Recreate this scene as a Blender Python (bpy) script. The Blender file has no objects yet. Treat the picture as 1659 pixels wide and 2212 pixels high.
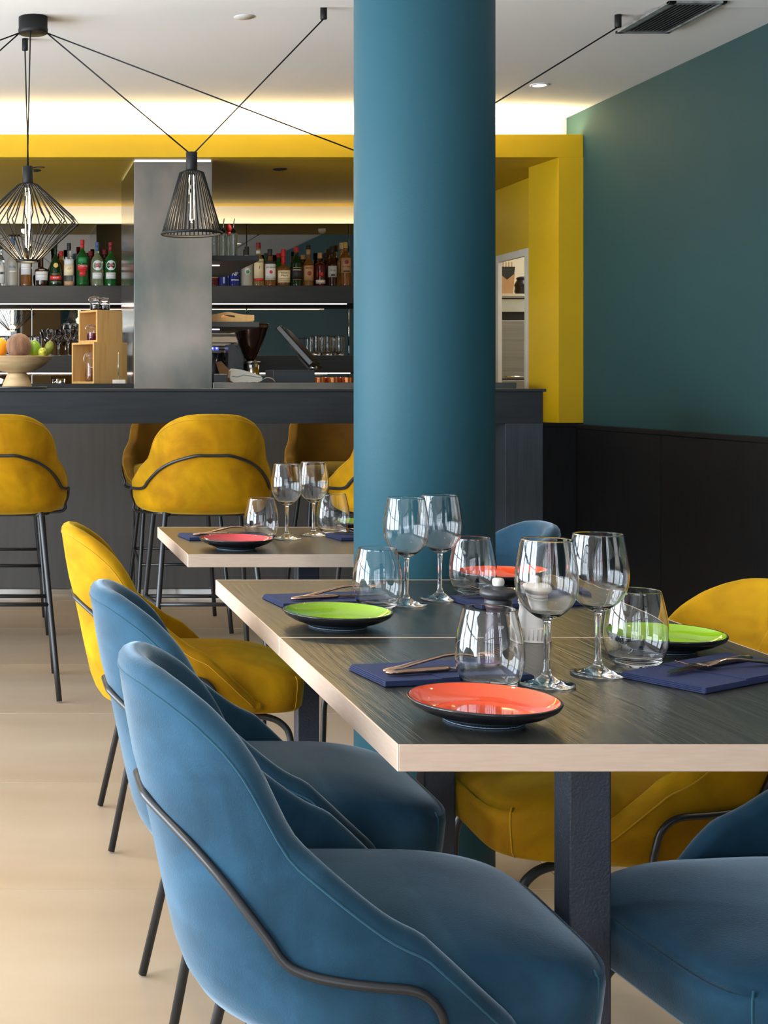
import bpy, bmesh, math, random
from math import sin, cos, pi, radians, sqrt
from mathutils import Vector, Matrix

scene = bpy.context.scene
C = scene.collection
# ------------------------------------------------------------------ camera
FPX, HX, HY, EYE = 3050.0, 0.0, 830.0, 1.18
cam_data = bpy.data.cameras.new('camera')
cam = bpy.data.objects.new('camera', cam_data)
C.objects.link(cam)
cam.location = (0, 0, EYE)
cam.rotation_euler = (pi / 2, 0, 0)
cam_data.sensor_fit = 'HORIZONTAL'
cam_data.sensor_width = 36.0
cam_data.lens = FPX * 36.0 / 1659.0
cam_data.shift_x = 0.5
cam_data.shift_y = -(1106.0 - HY) / 1659.0
cam_data.clip_start = 0.05
cam_data.clip_end = 100
scene.camera = cam
# ------------------------------------------------------------------ world / colour
scene.view_settings.view_transform = 'Standard'
scene.view_settings.look = 'None'
scene.view_settings.gamma = 1.0
scene.view_settings.exposure = 0.25
scene.view_settings.use_curve_mapping = False
world = bpy.data.worlds.new('world')
scene.world = world
world.use_nodes = True
bg = world.node_tree.nodes['Background']
bg.inputs['Color'].default_value = (0.72, 0.86, 1.0, 1)
bg.inputs['Strength'].default_value = 1.6
scene.cycles.max_bounces = 10
scene.cycles.transparent_max_bounces = 16
scene.cycles.transmission_bounces = 10
scene.cycles.glossy_bounces = 5
scene.cycles.caustics_reflective = False
scene.cycles.caustics_refractive = True
scene.cycles.blur_glossy = 0.5
scene.cycles.sample_clamp_indirect = 6.0

XW, ZC, YB = 3.234, 2.70, 9.963       # right wall, ceiling, bar back wall
XL, YR = -3.4, -3.2                   # left wall, wall behind the camera


def area(name, loc, rot, sx, sy, power, col):
    l = bpy.data.lights.new(name, 'AREA')
    l.shape = 'RECTANGLE'; l.size = sx; l.size_y = sy
    l.energy = power; l.color = col
    o = bpy.data.objects.new(name, l)
    o.location = loc; o.rotation_euler = rot
    C.objects.link(o)
    return o


DAY = (0.80, 0.90, 1.0)
WARM = (1.0, 0.80, 0.42)
# daylight through the windows of the left wall and of the wall behind the camera
area('daylight_left', (XL - 0.25, 3.0, 1.20), (0, -pi / 2, 0), 1.8, 6.6, 720, DAY)
for wx_ in (-2.62, -1.42, -0.21, 2.55):
    for dx_ in (-0.27, 0.27):
        area('daylight_rear', (wx_ + dx_, YR - 0.25, 1.35), (pi / 2, 0, 0), 0.22, 2.1, 12.5, DAY)
# unseen downlights added over the dining area for a warm glow
for lx_, ly_, pw_ in ((-0.35, 2.0, 34), (2.35, 2.6, 30), (2.55, 4.6, 26), (-0.5, 4.4, 12)):
    l_ = bpy.data.lights.new('added_ceiling_spot', 'SPOT'); l_.energy = pw_; l_.color = (1.0, 0.74, 0.42); l_.spot_size = radians(110); l_.spot_blend = 0.8; l_.shadow_soft_size = 0.05
    o_ = bpy.data.objects.new('added_ceiling_spot', l_); C.objects.link(o_); o_.location = (lx_, ly_, ZC - 0.03)

# ------------------------------------------------------------------ materials
MATS = {}


def mat(name, col, rough=0.5, metal=0.0, spec=0.5, **kw):
    if name in MATS:
        return MATS[name]
    m = bpy.data.materials.new(name)
    m.use_nodes = True
    nt = m.node_tree
    b = nt.nodes['Principled BSDF']
    b.inputs['Base Color'].default_value = (*col, 1)
    b.inputs['Roughness'].default_value = rough
    b.inputs['Metallic'].default_value = metal
    b.inputs['Specular IOR Level'].default_value = spec
    for k, v in kw.items():
        if k in ('col2', 'scale', 'bump', 'bump_scale', 'stretch', 'detail', 'ramp', 'rough2', 'distort'):
            continue
        key = {'sheen': 'Sheen Weight', 'sheen_rough': 'Sheen Roughness', 'coat': 'Coat Weight', 'trans': 'Transmission Weight',
               'ior': 'IOR', 'emit': 'Emission Strength', 'coat_rough': 'Coat Roughness', 'alpha': 'Alpha', 'aniso': 'Anisotropic'}.get(k)
        if key:
            b.inputs[key].default_value = v
        elif k == 'emit_col':
            b.inputs['Emission Color'].default_value = (*v, 1)
        elif k == 'sheen_tint':
            b.inputs['Sheen Tint'].default_value = (*v, 1)
        elif k == 'spec_tint':
            b.inputs['Specular Tint'].default_value = (*v, 1)
    if 'col2' in kw or 'rough2' in kw:
        tc = nt.nodes.new('ShaderNodeTexCoord')
        mp = nt.nodes.new('ShaderNodeMapping')
        mp.inputs['Scale'].default_value = kw.get('stretch', (1, 1, 1))
        n = nt.nodes.new('ShaderNodeTexNoise')
        n.inputs['Scale'].default_value = kw.get('scale', 8)
        n.inputs['Detail'].default_value = kw.get('detail', 4)
        n.inputs['Distortion'].default_value = kw.get('distort', 0.0)
        r = nt.nodes.new('ShaderNodeValToRGB')
        lo, hi = kw.get('ramp', (0.35, 0.65))
        r.color_ramp.elements[0].position = lo
        r.color_ramp.elements[1].position = hi
        r.color_ramp.elements[0].color = (*col, 1)
        r.color_ramp.elements[1].color = (*kw.get('col2', col), 1)
        nt.links.new(tc.outputs['Object'], mp.inputs['Vector'])
        nt.links.new(mp.outputs['Vector'], n.inputs['Vector'])
        nt.links.new(n.outputs['Fac'], r.inputs['Fac'])
        if 'col2' in kw:
            nt.links.new(r.outputs['Color'], b.inputs['Base Color'])
        if 'rough2' in kw:
            mr = nt.nodes.new('ShaderNodeMapRange')
            mr.inputs['From Min'].default_value = lo
            mr.inputs['From Max'].default_value = hi
            mr.inputs['To Min'].default_value = rough
            mr.inputs['To Max'].default_value = kw['rough2']
            nt.links.new(n.outputs['Fac'], mr.inputs['Value'])
            nt.links.new(mr.outputs['Result'], b.inputs['Roughness'])
    if 'bump' in kw:
        tc = nt.nodes.new('ShaderNodeTexCoord')
        mp = nt.nodes.new('ShaderNodeMapping')
        mp.inputs['Scale'].default_value = kw.get('stretch', (1, 1, 1))
        n = nt.nodes.new('ShaderNodeTexNoise')
        n.inputs['Scale'].default_value = kw.get('bump_scale', 60)
        n.inputs['Detail'].default_value = 3
        bp = nt.nodes.new('ShaderNodeBump')
        bp.inputs['Strength'].default_value = kw['bump']
        bp.inputs['Distance'].default_value = 0.002
        nt.links.new(tc.outputs['Object'], mp.inputs['Vector'])
        nt.links.new(mp.outputs['Vector'], n.inputs['Vector'])
        nt.links.new(n.outputs['Fac'], bp.inputs['Height'])
        nt.links.new(bp.outputs['Normal'], b.inputs['Normal'])
    MATS[name] = m
    return m


def tabletop_mat():
    """dark laminate with printed wood grain running along y"""
    m = bpy.data.materials.new('dark_wood_laminate')
    m.use_nodes = True
    nt = m.node_tree
    b = nt.nodes['Principled BSDF']
    tc = nt.nodes.new('ShaderNodeTexCoord')
    mp = nt.nodes.new('ShaderNodeMapping')
    mp.inputs['Scale'].default_value = (26, 2.2, 1)
    n = nt.nodes.new('ShaderNodeTexNoise')
    n.inputs['Scale'].default_value = 1.0
    n.inputs['Detail'].default_value = 1.5
    n.inputs['Distortion'].default_value = 0.5
    mul = nt.nodes.new('ShaderNodeMath'); mul.operation = 'MULTIPLY'; mul.inputs[1].default_value = 26.0
    sn = nt.nodes.new('ShaderNodeMath'); sn.operation = 'SINE'
    mp2 = nt.nodes.new('ShaderNodeMapping')
    mp2.inputs['Scale'].default_value = (420, 8, 1)
    n2 = nt.nodes.new('ShaderNodeTexNoise')
    n2.inputs['Scale'].default_value = 1.0
    n2.inputs['Detail'].default_value = 3
    add = nt.nodes.new('ShaderNodeMath'); add.operation = 'MULTIPLY_ADD'; add.inputs[1].default_value = 0.35
    r = nt.nodes.new('ShaderNodeValToRGB')
    r.color_ramp.elements[0].position = 0.2; r.color_ramp.elements[0].color = (0.022, 0.024, 0.024, 1)
    r.color_ramp.elements[1].position = 1.0; r.color_ramp.elements[1].color = (0.040, 0.040, 0.034, 1)
    bp = nt.nodes.new('ShaderNodeBump'); bp.inputs['Strength'].default_value = 0.5; bp.inputs['Distance'].default_value = 0.0008
    L = nt.links.new
    L(tc.outputs['Object'], mp.inputs['Vector']); L(mp.outputs['Vector'], n.inputs['Vector'])
    L(n.outputs['Fac'], mul.inputs[0]); L(mul.outputs[0], sn.inputs[0])
    L(tc.outputs['Object'], mp2.inputs['Vector']); L(mp2.outputs['Vector'], n2.inputs['Vector'])
    L(sn.outputs[0], add.inputs[0]); L(n2.outputs['Fac'], add.inputs[2])
    L(add.outputs[0], r.inputs['Fac']); L(r.outputs['Color'], b.inputs['Base Color'])
    L(add.outputs[0], bp.inputs['Height']); L(bp.outputs['Normal'], b.inputs['Normal'])
    b.inputs['Roughness'].default_value = 0.27
    b.inputs['IOR'].default_value = 1.75
    b.inputs['Specular IOR Level'].default_value = 0.75
    b.inputs['Specular Tint'].default_value = (1.0, 0.87, 0.62, 1)
    return m


M_GREEN = mat('petrol_wall_paint', (0.0125, 0.048, 0.054), 0.75, spec=0.25, col2=(0.014, 0.052, 0.058), scale=1.5, bump=0.08, bump_scale=180)
M_COL = mat('petrol_column_paint', (0.0125, 0.064, 0.088), 0.6, spec=0.25, col2=(0.0138, 0.068, 0.093), scale=3, bump=0.12, bump_scale=160)
M_YEL = mat('mustard_paint', (0.50, 0.312, 0.001), 0.5, col2=(0.54, 0.338, 0.0015), scale=2, bump=0.05, bump_scale=150)
M_WHITE = mat('white_ceiling_paint', (0.80, 0.79, 0.785), 0.8, col2=(0.82, 0.81, 0.80), scale=1.2)
M_COVE = mat('cream_wall_paint', (0.78, 0.74, 0.62), 0.7, col2=(0.8, 0.76, 0.64), scale=2)
M_TILE = mat('sandstone_tile', (0.39, 0.29, 0.195), 0.30, spec=0.5, col2=(0.49, 0.385, 0.28), scale=1.6, stretch=(0.5, 1.6, 1), detail=6, bump=0.06, bump_scale=25)
M_GROUT = mat('tile_grout', (0.62, 0.56, 0.46), 0.8, col2=(0.56, 0.5, 0.4), scale=20)
M_BLACKWOOD = mat('black_stained_wood', (0.003, 0.003, 0.0035), 0.5, spec=0.25, col2=(0.006, 0.006, 0.007), scale=9, stretch=(9, 9, 0.6), bump=0.25, bump_scale=14)
M_BARWOOD = mat('charcoal_wood', (0.010, 0.0125, 0.015), 0.45, spec=0.35, col2=(0.015, 0.018, 0.021), scale=6, stretch=(0.7, 6, 9), bump=0.18, bump_scale=12)
M_BARFRONT = mat('charcoal_panel', (0.062, 0.057, 0.052), 0.45, col2=(0.072, 0.067, 0.061), scale=5, stretch=(6, 6, 0.5), bump=0.1, bump_scale=14)
M_STEEL = mat('brushed_steel', (0.38, 0.315, 0.27), 0.28, 1.0, col2=(0.12, 0.150, 0.146), scale=1.9, stretch=(1.5, 1.5, 0.8), detail=5, ramp=(0.3, 0.72), rough2=0.42, bump=0.1, bump_scale=5)
M_MIRROR = mat('smoked_mirror', (0.22, 0.21, 0.19), 0.012, 1.0, rough2=0.02, scale=3)
M_BLACK = mat('black_powder_coat', (0.010, 0.011, 0.012), 0.38, col2=(0.014, 0.014, 0.015), scale=30)
M_LEG = mat('table_leg_coat', (0.022, 0.027, 0.042), 0.42, col2=(0.026, 0.032, 0.048), scale=20, bump=0.4, bump_scale=260)
M_LAMPBLK = mat('matt_black_metal', (0.007, 0.0075, 0.008), 0.55, spec=0.3, col2=(0.010, 0.0105, 0.011), scale=20)
M_TOP = tabletop_mat()
M_COPPER = mat('copper_edge', (0.68, 0.51, 0.39), 0.45, 0.6, col2=(0.72, 0.55, 0.43), scale=5, stretch=(6, 6, 60), bump=0.05, bump_scale=60)
M_BLUE = mat('blue_velvet', (0.007, 0.034, 0.060), 0.75, spec=0.15, col2=(0.020, 0.068, 0.116), scale=5.5, detail=6, distort=0.7, ramp=(0.32, 0.68),
             sheen=0.62, sheen_rough=0.36, sheen_tint=(0.66, 0.82, 0.98), bump=0.25, bump_scale=420)
M_YVEL = mat('mustard_velvet', (0.27, 0.120, 0.001), 0.75, spec=0.12, col2=(0.41, 0.212, 0.0015), scale=5.5, detail=6, distort=0.7, ramp=(0.32, 0.68),
             sheen=0.35, sheen_rough=0.40, sheen_tint=(1.0, 0.80, 0.08), bump=0.25, bump_scale=420)
for m_, k_ in ((M_BLUE, 1), (M_YVEL, 1)):
    nt_ = m_.node_tree
    b_ = nt_.nodes['Principled BSDF']
    src = b_.inputs['Base Color'].links[0].from_socket
    tc_ = nt_.nodes.new('ShaderNodeTexCoord')
    n_ = nt_.nodes.new('ShaderNodeTexNoise'); n_.inputs['Scale'].default_value = 7; n_.inputs['Detail'].default_value = 5; n_.inputs['Distortion'].default_value = 1.2
    mr_ = nt_.nodes.new('ShaderNodeMapRange'); mr_.inputs['From Min'].default_value = 0.3; mr_.inputs['From Max'].default_value = 0.7
    mr_.inputs['To Min'].default_value = 0.76; mr_.inputs['To Max'].default_value = 1.24
    mx_ = nt_.nodes.new('ShaderNodeVectorMath'); mx_.operation = 'SCALE'
    nt_.links.new(tc_.outputs['Object'], n_.inputs['Vector']); nt_.links.new(n_.outputs['Fac'], mr_.inputs['Value'])
    nt_.links.new(src, mx_.inputs[0]); nt_.links.new(mr_.outputs['Result'], mx_.inputs['Scale']); nt_.links.new(mx_.outputs['Vector'], b_.inputs['Base Color'])
M_BRVEL = mat('brown_velvet', (0.085, 0.036, 0.002), 0.75, spec=0.15, col2=(0.15, 0.07, 0.003), scale=5.5, detail=6, distort=0.7, ramp=(0.32, 0.68), sheen=0.3, sheen_rough=0.4, sheen_tint=(1.0, 0.7, 0.1), bump=0.25, bump_scale=420)  # darker, browner velvet than the mustard, for the stools across the high table
M_BPIPE = mat('blue_piping', (0.016, 0.070, 0.110), 0.8, spec=0.1, sheen=0.15, col2=(0.02, 0.08, 0.12), scale=30)
M_YPIPE = mat('mustard_piping', (0.40, 0.20, 0.002), 0.8, spec=0.1, sheen=0.15, col2=(0.44, 0.23, 0.003), scale=30)
M_GLASS = mat('clear_glass', (1, 1, 1), 0.0, trans=1.0, ior=1.45)
M_ORANGE = mat('coral_glaze', (0.74, 0.072, 0.014), 0.07, spec=0.6, coat=0.4, col2=(0.77, 0.080, 0.016), scale=12)
M_RED = mat('red_glaze', (0.50, 0.035, 0.04), 0.08, spec=0.6, coat=0.4, col2=(0.65, 0.05, 0.055), scale=12)
M_LIME = mat('lime_glaze', (0.21, 0.37, 0.004), 0.07, spec=0.6, coat=0.4, col2=(0.23, 0.40, 0.005), scale=12)
M_PBLACK = mat('black_stoneware', (0.006, 0.007, 0.010), 0.22, col2=(0.009, 0.010, 0.013), scale=20)
M_FOOT = mat('unglazed_foot', (0.35, 0.50, 0.66), 0.4, col2=(0.38, 0.53, 0.7), scale=20)
M_NAPKIN = mat('navy_napkin', (0.012, 0.022, 0.080), 0.85, col2=(0.015, 0.026, 0.092), scale=40, bump=0.25, bump_scale=500)
M_CUTLERY = mat('dark_copper_cutlery', (0.50, 0.30, 0.22), 0.16, 1.0, col2=(0.42, 0.26, 0.19), scale=15)
M_CREAM = mat('cream_ceramic', (0.62, 0.56, 0.50), 0.45, col2=(0.66, 0.60, 0.54), scale=10)
M_MILLB = mat('charcoal_ceramic', (0.018, 0.018, 0.022), 0.42, col2=(0.022, 0.022, 0.026), scale=10)
M_BAMBOO = mat('bamboo_wood', (0.74, 0.44, 0.155), 0.45, col2=(0.64, 0.34, 0.10), scale=4, stretch=(10, 10, 0.8), ramp=(0.45, 0.75), bump=0.08, bump_scale=30)
M_PALEWOOD = mat('pale_turned_wood', (0.58, 0.40, 0.21), 0.5, col2=(0.44, 0.27, 0.12), scale=4, stretch=(2, 2, 16), ramp=(0.4, 0.75), bump=0.1, bump_scale=20)
M_SLATE = mat('slate_marble', (0.03, 0.035, 0.04), 0.3, col2=(0.35, 0.33, 0.3), scale=18, ramp=(0.58, 0.75))
M_MARBLE = mat('white_marble', (0.72, 0.66, 0.57), 0.3, col2=(0.6, 0.53, 0.44), scale=14)
M_CHROME = mat('polished_steel', (0.75, 0.75, 0.75), 0.12, 1.0, col2=(0.7, 0.7, 0.7), scale=12)
M_LED = mat('led_strip', (1, 0.9, 0.8), 0.5, emit=2.2, emit_col=(1.0, 0.82, 0.74))
M_LEDW = mat('cove_led', (1, 0.9, 0.6), 0.5, emit=30.0, emit_col=(1.0, 0.84, 0.50))
M_FIL = mat('lit_filament', (1, 0.8, 0.5), 0.5, emit=30.0, emit_col=(1.0, 0.80, 0.52))
M_SPOT = mat('lit_downlight', (1, 0.9, 0.8), 0.5, emit=9.0, emit_col=(1.0, 0.86, 0.66))
M_GRILLE = mat('grille_metal', (0.42, 0.43, 0.44), 0.35, 0.5, col2=(0.19, 0.195, 0.2), scale=20)
M_DARK = mat('dark_void', (0.006, 0.006, 0.006), 0.7, col2=(0.008, 0.008, 0.008), scale=5)

# ------------------------------------------------------------------ mesh helpers


def link(name, me, m=None, parent=None, loc=None, rot=None, kind=None, smooth=False):
    o = bpy.data.objects.new(name, me)
    C.objects.link(o)
    if m is not None and not me.materials:
        me.materials.append(m)
    if parent:
        o.parent = parent
    if loc is not None:
        o.location = loc
    if rot is not None:
        o.rotation_euler = rot
    if kind:
        o['kind'] = kind
    if smooth:
        for p in me.polygons:
            p.use_smooth = True
    return o


def tag(o, label=None, cat=None, group=None):
    if label: o['label'] = label
    if cat: o['category'] = cat
    if group: o['group'] = group
    return o


def thing(name, label, cat, loc=(0, 0, 0), rotz=0, group=None):
    o = bpy.data.objects.new(name, None)
    o.empty_display_size = 0.05
    C.objects.link(o)
    o.location = loc
    o.rotation_euler = (0, 0, rotz)
    return tag(o, label, cat, group)


def mesh(name, vs, fs, smooth=False):
    me = bpy.data.meshes.new(name)
    me.from_pydata([tuple(v) for v in vs], [], fs)
    bm = bmesh.new(); bm.from_mesh(me)
    bmesh.ops.recalc_face_normals(bm, faces=bm.faces)
    bm.to_mesh(me); bm.free()
    if smooth:
        for p in me.polygons: p.use_smooth = True
    me.update()
    return me


def box_me(x0, x1, y0, y1, z0, z1, bev=0.0, seg=2):
    bm = bmesh.new()
    vs = [bm.verts.new((x, y, z)) for x in (x0, x1) for y in (y0, y1) for z in (z0, z1)]
    for f in ((0, 1, 3, 2), (4, 6, 7, 5), (0, 4, 5, 1), (2, 3, 7, 6), (0, 2, 6, 4), (1, 5, 7, 3)):
        bm.faces.new([vs[i] for i in f])
    bmesh.ops.recalc_face_normals(bm, faces=bm.faces)
    if bev > 0:
        bmesh.ops.bevel(bm, geom=list(bm.edges), offset=bev, segments=seg, affect='EDGES', profile=0.5)
    me = bpy.data.meshes.new('box')
    bm.to_mesh(me); bm.free()
    return me


def box(name, x0, x1, y0, y1, z0, z1, m, parent=None, bev=0.0, kind=None, seg=2):
    return link(name, box_me(x0, x1, y0, y1, z0, z1, bev, seg), m, parent, kind=kind)


def lathe_me(prof, n=32, z0=0.0):
    """prof: list of (r, z); first/last with r==0 close the shape"""
    vs, fs = [], []
    idx = []
    for r, z in prof:
        if r < 1e-6:
            idx.append([len(vs)]); vs.append((0, 0, z + z0))
        else:
            idx.append(list(range(len(vs), len(vs) + n)))
            for i in range(n):
                a = 2 * pi * i / n
                vs.append((r * cos(a), r * sin(a), z + z0))
    for a, b in zip(idx[:-1], idx[1:]):
        for i in range(n):
            j = (i + 1) % n
            if len(a) == 1 and len(b) == 1:
                break
            if len(a) == 1:
                fs.append((a[0], b[i], b[j]))
            elif len(b) == 1:
                fs.append((a[i], b[0], a[j]))
            else:
                fs.append((a[i], b[i], b[j], a[j]))
    return mesh('lathe', vs, fs, True)


def lathe(name, prof, m, parent=None, loc=None, n=32, rot=None):
    return link(name, lathe_me(prof, n), m, parent, loc, rot)


def smooth_pts(pts, k=6, closed=False):
    """Catmull-Rom"""
    P = [Vector(p) for p in pts]
    out = []
    n = len(P)
    rng = range(n if closed else n - 1)
    for i in rng:
        p0 = P[(i - 1) % n] if (closed or i > 0) else P[0] * 2 - P[1]
        p1 = P[i]; p2 = P[(i + 1) % n]
        p3 = P[(i + 2) % n] if (closed or i + 2 < n) else P[-1] * 2 - P[-2]
        for j in range(k):
            t = j / k
            out.append(0.5 * ((2 * p1) + (-p0 + p2) * t + (2 * p0 - 5 * p1 + 4 * p2 - p3) * t * t + (-p0 + 3 * p1 - 3 * p2 + p3) * t ** 3))
    if not closed:
        out.append(P[-1])
    return out


def tube_data(pts, r, n=10, closed=False, vs=None, fs=None):
    """sweep a circle; r number or list; appends to vs, fs"""
    vs = [] if vs is None else vs
    fs = [] if fs is None else fs
    P = [Vector(p) for p in pts]
    N = len(P)
    base = len(vs)
    up = None
    for i in range(N):
        if closed:
            t = (P[(i + 1) % N] - P[(i - 1) % N])
        else:
            t = (P[min(i + 1, N - 1)] - P[max(i - 1, 0)])
        t.normalize()
        if up is None:
            up = Vector((0, 0, 1)) if abs(t.z) < 0.9 else Vector((1, 0, 0))
        u = (up - t * up.dot(t)).normalized()
        w = t.cross(u)
        up = u
        rr = r[i] if isinstance(r, (list, tuple)) else r
        for k in range(n):
            a = 2 * pi * k / n
            vs.append(P[i] + (u * cos(a) + w * sin(a)) * rr)
    for i in range(N if closed else N - 1):
        a = base + i * n
        b = base + ((i + 1) % N) * n
        for k in range(n):
            l = (k + 1) % n
            fs.append((a + k, a + l, b + l, b + k))
    if not closed:
        fs.append(tuple(base + k for k in range(n))[::-1])
        fs.append(tuple(base + (N - 1) * n + k for k in range(n)))
    return vs, fs


def tube(name, pts, r, m, parent=None, n=10, closed=False):
    vs, fs = tube_data(pts, r, n, closed)
    return link(name, mesh('tube', vs, fs, True), m, parent)


def prism_me(outline, d0, d1, axis='y'):
    """outline list of (a,b); extruded along axis between d0 and d1"""
    def P(a, b, d):
        return {'y': (a, d, b), 'x': (d, a, b), 'z': (a, b, d)}[axis]
    n = len(outline)
    vs = [P(a, b, d0) for a, b in outline] + [P(a, b, d1) for a, b in outline]
    fs = [tuple(range(n)), tuple(range(2 * n - 1, n - 1, -1))] + [(i, (i + 1) % n, n + (i + 1) % n, n + i) for i in range(n)]
    return mesh('prism', vs, fs)


def prism(name, outline, d0, d1, m, parent=None, axis='y', kind=None):
    return link(name, prism_me(outline, d0, d1, axis), m, parent, kind=kind)


def text_me(body, size, depth=0.0003):
    cu = bpy.data.curves.new('lettering', 'FONT')
    cu.body = body; cu.size = size
    cu.align_x = 'CENTER'; cu.align_y = 'CENTER'
    cu.extrude = depth
    cu.resolution_u = 2
    o = bpy.data.objects.new('lettering', cu)
    C.objects.link(o)
    bpy.context.view_layer.update()
    dg = bpy.context.evaluated_depsgraph_get()
    me = bpy.data.meshes.new_from_object(o.evaluated_get(dg))
    bpy.data.objects.remove(o)
    bpy.data.curves.remove(cu)
    return me


def wrap_text(name, body, size, R, z, m, parent, width=None):
    """lettering bent round a cylinder of radius R, facing -y"""
    me = text_me(body, size)
    xs = [v.co.x for v in me.vertices]
    k = 1.0
    if width and xs and (max(xs) - min(xs)) > 0:
        k = width / (max(xs) - min(xs))
    for v in me.vertices:
        a = v.co.x * k / R
        rr = R + 0.0004 + v.co.z
        zz = v.co.y * min(1.0, max(k, 0.6)) + z
        v.co = (rr * sin(a), -rr * cos(a), zz)
    return link(name, me, m, parent)


def curved_patch(name, R, z0, z1, a0, a1, m, parent, n=10, th=0.0006, ztop=None):
    """a paper label bent round a bottle, facing -y; angles in radians about -y"""
    vs, fs = [], []
    for rr in (R + 0.0001, R + th):
        for i in range(n + 1):
            a = a0 + (a1 - a0) * i / n
            for z in (z0, z1):
                zz = z
                if ztop and z == z1:
                    zz = ztop(i / n)
                vs.append((rr * sin(a), -rr * cos(a), zz))
    m2 = 2 * (n + 1)
    for i in range(n):
        a, b = 2 * i, 2 * i + 1
        fs.append((a, a + 2, b + 2, b))
        fs.append((m2 + a, m2 + b, m2 + b + 2, m2 + a + 2))
        fs.append((a, m2 + a, m2 + a + 2, a + 2))
        fs.append((b, b + 2, m2 + b + 2, m2 + b))
    fs.append((0, 1, m2 + 1, m2)); e = 2 * n
    fs.append((e, m2 + e, m2 + e + 1, e + 1))
    return link(name, mesh('label', vs, fs, True), m, parent)


def curved_disc(name, R, zc, rad, m, parent, n=24, off=0.0008):
    """a round emblem bent round a bottle"""
    vs = [(0, -(R + off), zc)]
    for i in range(n):
        a = 2 * pi * i / n
        x = rad * cos(a); th = x / R
        vs.append(((R + off) * sin(th), -(R + off) * cos(th), zc + rad * sin(a)))
    fs = [(0, 1 + i, 1 + (i + 1) % n) for i in range(n)]
    return link(name, mesh('disc', vs, fs), m, parent)


def copy_tree(o, parent=None):
    c = o.copy(); C.objects.link(c)
    c.parent = parent
    for ch in list(o.children):
        copy_tree(ch, c)
    return c


def interp(tab, x):
    if x <= tab[0][0]: return tab[0][1]
    for (a, fa), (b, fb) in zip(tab[:-1], tab[1:]):
        if x <= b:
            return fa + (fb - fa) * (x - a) / (b - a)
    return tab[-1][1]


def wx(px, d):
    return (px - HX) * d / FPX


def wz(py, d):
    return EYE + (HY - py) * d / FPX

# ================================================================== SETTING
# floor: slab, and every tile a part of it
floor = box('floor', XL, 5.2, YR, 10.6, -0.08, -0.006, M_GROUT, kind='structure')
tile_cache = {}
T = 0.88
ys = [-3.2] + [-3.2 + 0.34 + T * k for k in range(0, 16)]
xs = [XL, -2.185, -1.305, -0.425, 0.455, 1.335, 2.215, XW]
for i in range(len(xs) - 1):
    for j in range(len(ys) - 1):
        w = xs[i + 1] - xs[i]; h = min(ys[j + 1], YB) - ys[j]
        if h <= 0.02: continue
        key = (round(w, 3), round(h, 3))
        if key not in tile_cache:
            me = box_me(0.0011, w - 0.0011, 0.0011, h - 0.0011, -0.006, 0.0, 0.0007, 1)
            me.materials.append(M_TILE)
            tile_cache[key] = me
        o = link('tile', tile_cache[key], None, floor)
        o.location = (xs[i], ys[j], 0)

# ceiling with its shallow step
box('ceiling', XL - 0.1, 5.2, YR - 0.1, 8.06, ZC, ZC + 0.08, M_WHITE, kind='structure')
box('trim_1', XL, XW, YR, 5.65, ZC - 0.012, ZC, M_WHITE, kind='structure')
# right wall, painted petrol, with wainscot panels
box('wall_right', XW, XW + 0.12, YR, 8.08, 0, ZC, M_GREEN, kind='structure')
wains = box('trim_2', XW - 0.022, XW, YR, 7.83, 0, 0.935, M_DARK, kind='structure')
yy = 6.84
edges = [7.828]
while yy > YR:
    edges.append(yy); yy -= 1.22
edges.append(YR + 0.01)
for a, b in zip(edges[:-1], edges[1:]):
    box('panel', XW - 0.034, XW - 0.022, b + 0.0022, a - 0.0022, 0.004, 0.932, M_BLACKWOOD, wains, bev=0.001)
box('trim_3', XW - 0.040, XW, YR, 7.828, 0.935, 0.958, M_BLACKWOOD, kind='structure', bev=0.002)
# low wall carrying the yellow pier at the end of the bar
low = box('wall_bar_end', 2.90, XW, 7.84, 8.20, 0, 0.945, M_BLACKWOOD, kind='structure')
box('trim_4', 2.89, XW, 7.826, 8.21, 0.945, 0.966, M_BLACKWOOD, kind='structure', bev=0.002)
# yellow pier (wedge plan) on the low wall
prism('wall_pier', [(3.098, 7.828), (XW, 7.828), (XW, 8.20), (3.069, 8.196)], 0.966, 2.4376, M_YEL, axis='z', kind='structure')
# yellow soffit: fascia, underside and trough
box('ceiling_soffit', XL, XW + 0.02, 7.86, YB + 0.1, 2.4376, 2.462, M_YEL, kind='structure')
box('trim_5', XL, XW, 7.828, 7.86, 2.4376, 2.566, M_YEL, kind='structure', bev=0.002)
# upper cream wall behind the cove
box('wall_cove', XL, XW, 8.062, 8.16, 2.462, ZC + 0.08, M_COVE, kind='structure')
# back wall of the bar
box('wall_back', XL, 5.2, YB, YB + 0.12, 0, 2.4376, M_COVE, kind='structure')
# left wall and rear wall with window openings (off camera, they let the daylight in)


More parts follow.
